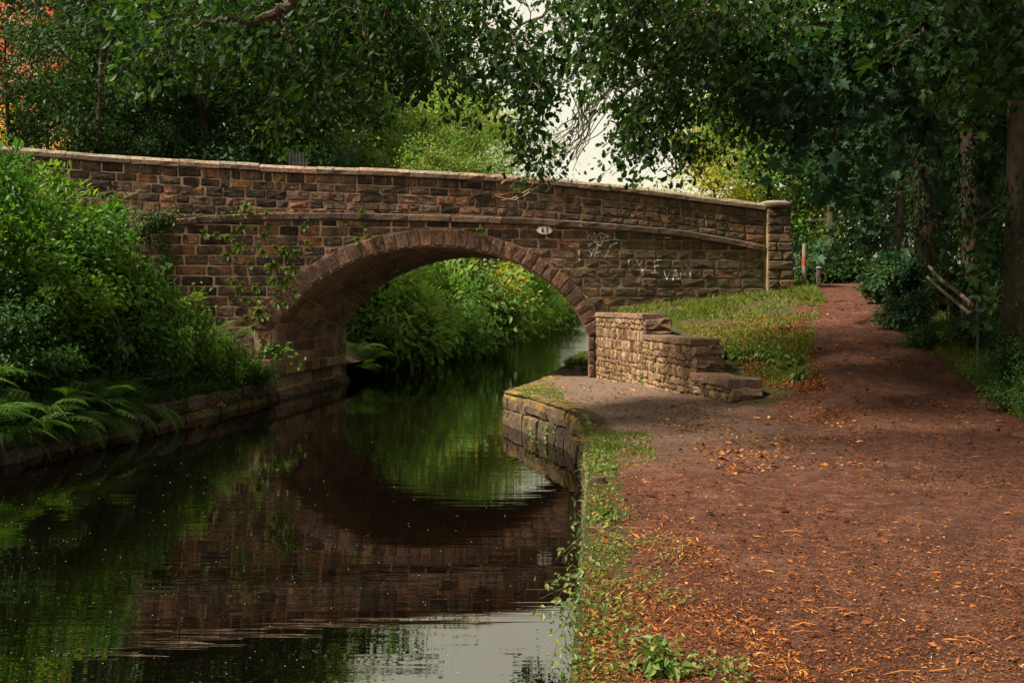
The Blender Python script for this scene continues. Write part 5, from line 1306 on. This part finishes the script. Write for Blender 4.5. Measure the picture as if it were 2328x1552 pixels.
g = on_ground(5200, [(1190, 885), (1345, 862), (1500, 885), (1660, 925), (1780, 890), (1920, 930), (2000, 1060), (1650, 1080), (1480, 960)]); g = g[noise2(g[:, 0] * 1.4, g[:, 1], 1.7) + rng.normal(0, .25, len(g)) > .5]; add_flat(mb, g, .042 * rng.lognormal(-.1, .4, len(g)), 1, rng, .4, 'diamond', np.clip(rng.beta(2, 1.6, len(g)), 0, 1))
g = on_ground(9000, [(1540, 745), (1830, 710), (1880, 900), (1740, 880), (1640, 800)]); add_flat(mb, g, .05 * rng.uniform(.5, 1.3, len(g)), 1, rng, .4, 'diamond', .3 + .6 * rng.random(len(g)))
tag(link('leaf_litter', mb.mesh('leaf_litter'), L_LITTER), 'orange and brown leaf litter strewn over the path', 'leaf litter', kind='stuff')
# twigs on the ground
tw = MB()
g = on_ground(90, PATH)
for q in g:
    az = rng.normal(0, .5) + (math.pi if rng.random() < .5 else 0); L = rng.uniform(.06, .22) * (.6 + .05 * q[1]); d = np.array([math.cos(az), math.sin(az) * .8, 0]) * L
    pts = np.array([q, q + d * .5 + np.array([0, rng.normal(0, .02), .012]), q + d]) + np.array([0, 0, .006]); tw.add(*tube(pts, np.array([.002, .003, .0015]) * rng.uniform(.7, 1.6) * (.5 + .1 * q[1]), 4), rnd=rng.random() * .9)
tag(link('fallen_twigs', tw.mesh('fallen_twigs'), L_LITTER), 'small fallen twigs scattered over the path', 'twigs', kind='stuff')
# grass
def blades(mb, g, h, rng, w_=.006):
    n = len(g); az = rng.random(n) * 6.283; lean = rng.uniform(.2, 1.0, n); d = np.stack([np.cos(az) * lean, np.sin(az) * lean, np.ones(n)], 1); T = nrm(d); N = nrm(np.stack([np.cos(az), np.sin(az), -.3 * np.ones(n)], 1) + 1e-3)
    tv = np.array([(-1, 0, 0), (1, 0, 0), (.7, .55, 0), (0, 1, .18), (-.7, .55, 0)]); B = nrm(np.cross(N, T)); N = np.cross(T, B)
    ww = w_ * (1 + .05 * g[:, 1])
    V = g[:, None, :] - np.array([0, 0, .01]) + (tv[None, :, 0:1] * ww[:, None, None]) * B[:, None, :] + h[:, None, None] * (tv[None, :, 1:2] * T[:, None, :] + tv[None, :, 2:3] * N[:, None, :])
    mb.add(V.reshape(-1, 3), [(np.arange(n)[:, None] * 5 + np.arange(5)[None])], rng.random(n))
mb = MB()
for (cnt, poly, hh) in [(11000, [(1440, 706), (1560, 694), (1740, 668), (1800, 665), (1800, 630), (1840, 640), (1870, 680), (1860, 740), (1830, 850), (1760, 880), (1640, 790), (1530, 740)], .09), (6000, [(1400, 709), (1460, 699), (1740, 664), (1800, 655), (1800, 676), (1520, 735)], .14),
                        (2500, [(1800, 610), (1835, 640), (1880, 690), (1800, 680)], .16), (3000, [(1340, 985), (1470, 985), (1500, 1050), (1345, 1075)], .05), (1800, [(1150, 880), (1260, 870), (1300, 920), (1160, 905)], .06),
                        (6000, [(2060, 740), (2328, 860), (2328, 960), (2200, 870)], .12), (4000, [(2000, 700), (2130, 760), (2328, 830), (2328, 700), (2100, 640)], .16)]:
    g = on_ground(cnt, poly); keep = noise2(g[:, 0], g[:, 1], 2.2) + rng.normal(0, .18, len(g)) > .36; g = g[keep]; blades(mb, g, hh * rng.uniform(.4, 1.3, len(g)), rng)
# grass past the arch on the towpath side
n = 2200; gy = rng.uniform(28.5, 36, n); gx = np.interp(gy, XR[:, 0], XR[:, 1]) + rng.random(n) ** 1.5 * 1.6; gg = np.stack([gx, gy, zR(gx, gy)], 1); blades(mb, gg, .22 * rng.uniform(.4, 1.3, n), rng, .009)
tag(link('grass', mb.mesh('grass'), L_GRASS), 'short yellow green grass on the slope and verges', 'grass', kind='stuff')
# low weeds
mb = MB()
for (cnt, poly, sz, cl) in [(190, [(1335, 1120), (1480, 1130), (1700, 1552), (1320, 1552), (1325, 1250)], .024, 18), (120, [(1340, 985), (1470, 985), (1500, 1050), (1345, 1075)], .03, 14), (150, [(1520, 740), (1640, 770), (1830, 800), (1860, 860), (1740, 880)], .05, 14), (420, [(2050, 730), (2328, 830), (2328, 950), (2180, 850)], .06, 16), (60, [(1160, 880), (1330, 890), (1320, 930), (1200, 910)], .035, 12)]:
    g = on_ground(cnt, poly)
    if poly[0][0] == 2050:
        ey = rng.uniform(8, 27, 900); ex = xc(ey) + 2.0 + rng.random(900) * 7; g = np.concatenate([g, np.stack([ex, ey, zR(ex, ey)], 1)])
    g = g[noise2(g[:, 0], g[:, 1], 3.1) + rng.normal(0, .12, len(g)) > .42]
    for q in g:
        k = rng.integers(cl // 2, cl); c = q + rng.normal(0, .05, (k, 3)) * np.array([1, 1, 0]) + np.array([0, 0, 1]) * rng.uniform(.005, .06, (k, 1)); T, N = leaf_dirs(k, rng, nrm(c - q + np.array([0, 0, -.02])), .0, .6); N[:, 2] = np.abs(N[:, 2]) + .3; add_leaves(mb, c, T, nrm(N), sz * rng.uniform(.5, 1.3, k), 'ovate', rng)
tag(link('weeds', mb.mesh('weeds'), L_WEED), 'low green weeds and moss along the towpath edge', 'weeds', kind='stuff')
mb = MB()
for k in range(330):
    Y = 3.6 * (13.2 / 3.6) ** rng.random(); q = np.array([float(xr(Y)) + rng.normal(.10, .06), Y, .59])
    if noise2(q[0] * 3, Y, 2.6) + rng.normal(0, .15) < .36: continue
    kk = rng.integers(5, 13); c = q + rng.normal(0, .05, (kk, 3)) * np.array([1, 1.3, .6]); T, N = leaf_dirs(kk, rng, nrm(c - q + np.array([-.05, 0, .02])), .3, .6); N[:, 2] = np.abs(N[:, 2]) + .2
    add_leaves(mb, c, T, nrm(N), .026 * rng.uniform(.5, 1.5, kk) * (.8 + .06 * Y), 'ovate', rng)
gy = 3.6 * (14 / 3.6) ** rng.random(2600); gx = np.interp(gy, XR[:, 0], XR[:, 1]) + rng.normal(.04, .05, 2600); blades(mb, np.stack([gx, gy, np.full(2600, .585)], 1), .05 * rng.uniform(.4, 1.5, 2600), rng, .003)
tag(link('edge_weeds', mb.mesh('edge_weeds'), L_WEED), 'small weeds and moss fringing the stone edge above the water', 'weeds', kind='stuff')
mb = MB(); n = 1500; gy = rng.uniform(12.5, 22.6, n); gx = xl(gy) + .06 - rng.random(n) ** 1.6 * 1.6; gq = np.stack([gx, gy, np.where(gx > xl(gy) - .1, rng.uniform(.1, .5, n), zL(gx, gy))], 1); gq = gq[(gx < xl(gy) - .1) | (noise2(gx * 2, gy, 2.3) > .5)]
for q in gq:
    kk = rng.integers(6, 14); c = q + rng.normal(0, .09, (kk, 3)) * np.array([1, 1, .5]) + np.array([0, 0, .06]); T, N = leaf_dirs(kk, rng, nrm(c - q), .2, .7); add_leaves(mb, c, T, N, .07 * rng.uniform(.5, 1.3, kk), 'ovate', rng)
n = 7000; gy = rng.uniform(12.5, 22.6, n); gx = xl(gy) + .02 - rng.random(n) ** 1.6 * 1.2; blades(mb, np.stack([gx, gy, zL(gx, gy)], 1), .2 * rng.uniform(.3, 1.3, n), rng, .005)
tag(link('bank_weeds', mb.mesh('bank_weeds'), L_BUSHD), 'low weeds and grass covering the bank across the water', 'weeds', kind='stuff')
# single leafy plants
GD = 'leafy plants beside the path'
sh5 = shrub_proto('s5', 45, 1.0, .8, 14, 170, 'ovate', .42, .4)
for (px, py, sz, label) in [(1655, 812, .26, 'broad leaved dock plant beside the second step of the wing wall'), (1690, 820, .22, 'dock plant next to the one by the wing wall'), (1745, 815, .24, 'leafy weed in the middle of the grass slope'), (1800, 835, .25, 'leafy weed at the foot of the slope beside the path'), (1820, 862, .20, 'low broad weed at the edge of the sloping path'), (1700, 872, .18, 'weed behind the lowest step of the wing wall'), (1770, 825, .2, 'weed between the slope plants'),
                            (1440, 850, .22, 'weed growing at the foot of the rubble wing wall'), (1470, 875, .18, 'small weed at the wing wall base'), (1335, 850, .2, 'leafy weed at the foot of the arch jamb'),
                            (1510, 1525, .13, 'leafy seedling in the foreground litter'), (1380, 1180, .1, 'weed on the edge by the timber post')]:
    g, d = ground_hit(px, py)
    if len(g): place_shrub(sh5, L_WEED, label, tuple(g[0]), px * .1, (sz, sz, sz * 1.2), GD, 'leafy_weed', 'plant')
# plants hanging off the edge over the water
for (px, py, Y, label, sd_) in [(1340, 1195, 7.3, 'leafy plant hanging over the edge below the timber post', 1), (1312, 1320, 5.9, 'leafy sprig leaning out over the water', 2), (1300, 1385, 5.4, 'larger leafy plant spilling from the edge over the reflected sky', 3), (1262, 955, 15.6, 'small plant in the face of the mossy edging', 4)]:
    r_ = np.random.default_rng(sd_ + 80); a = P(px + 45, py - 10, Y); e = P(px - 55, py + 45, Y - .1); stems = []
    for k in range(5): stems.append([a + r_.normal(0, .03, 3), (a * .5 + e * .5) + r_.normal(0, .06, 3) + np.array([0, 0, .05]), e + r_.normal(0, .09, 3)])
    vine('edge_plant', label, stems, 60, L_WEED, .042 if Y < 10 else .09, 90 + sd_, M_TWIG, 'ovate', .035, 'plant', .003)
# floating specks
n = 380; q = scatter(n, [(0, 1040), (580, 935), (800, 890), (1140, 900), (1310, 1040), (1310, 1552), (0, 1552)]); Y = ZC * F / (q[:, 1] - HY); keep = (Y < 60); q = q[keep]; Y = Y[keep]; g = np.stack([(q[:, 0] - CX) / F * Y, Y, np.full(len(Y), .004)], 1)
mb = MB(); s_ = (.00032 * Y + .0006) * rng.uniform(.5, 1.6, len(Y)); th = np.arange(6) / 6 * 6.283
V = g[:, None, :] + s_[:, None, None] * np.stack([np.cos(th), np.sin(th), 0 * th], 1)[None]; mb.add(V.reshape(-1, 3), [np.arange(len(g))[:, None] * 6 + np.arange(6)[None]])
tag(link('floating_specks', mb.mesh('floating_specks'), plain('specks', (.32, .28, .21), .8, .1)), 'tiny pale seeds and specks floating on the dark water', 'specks', kind='stuff')
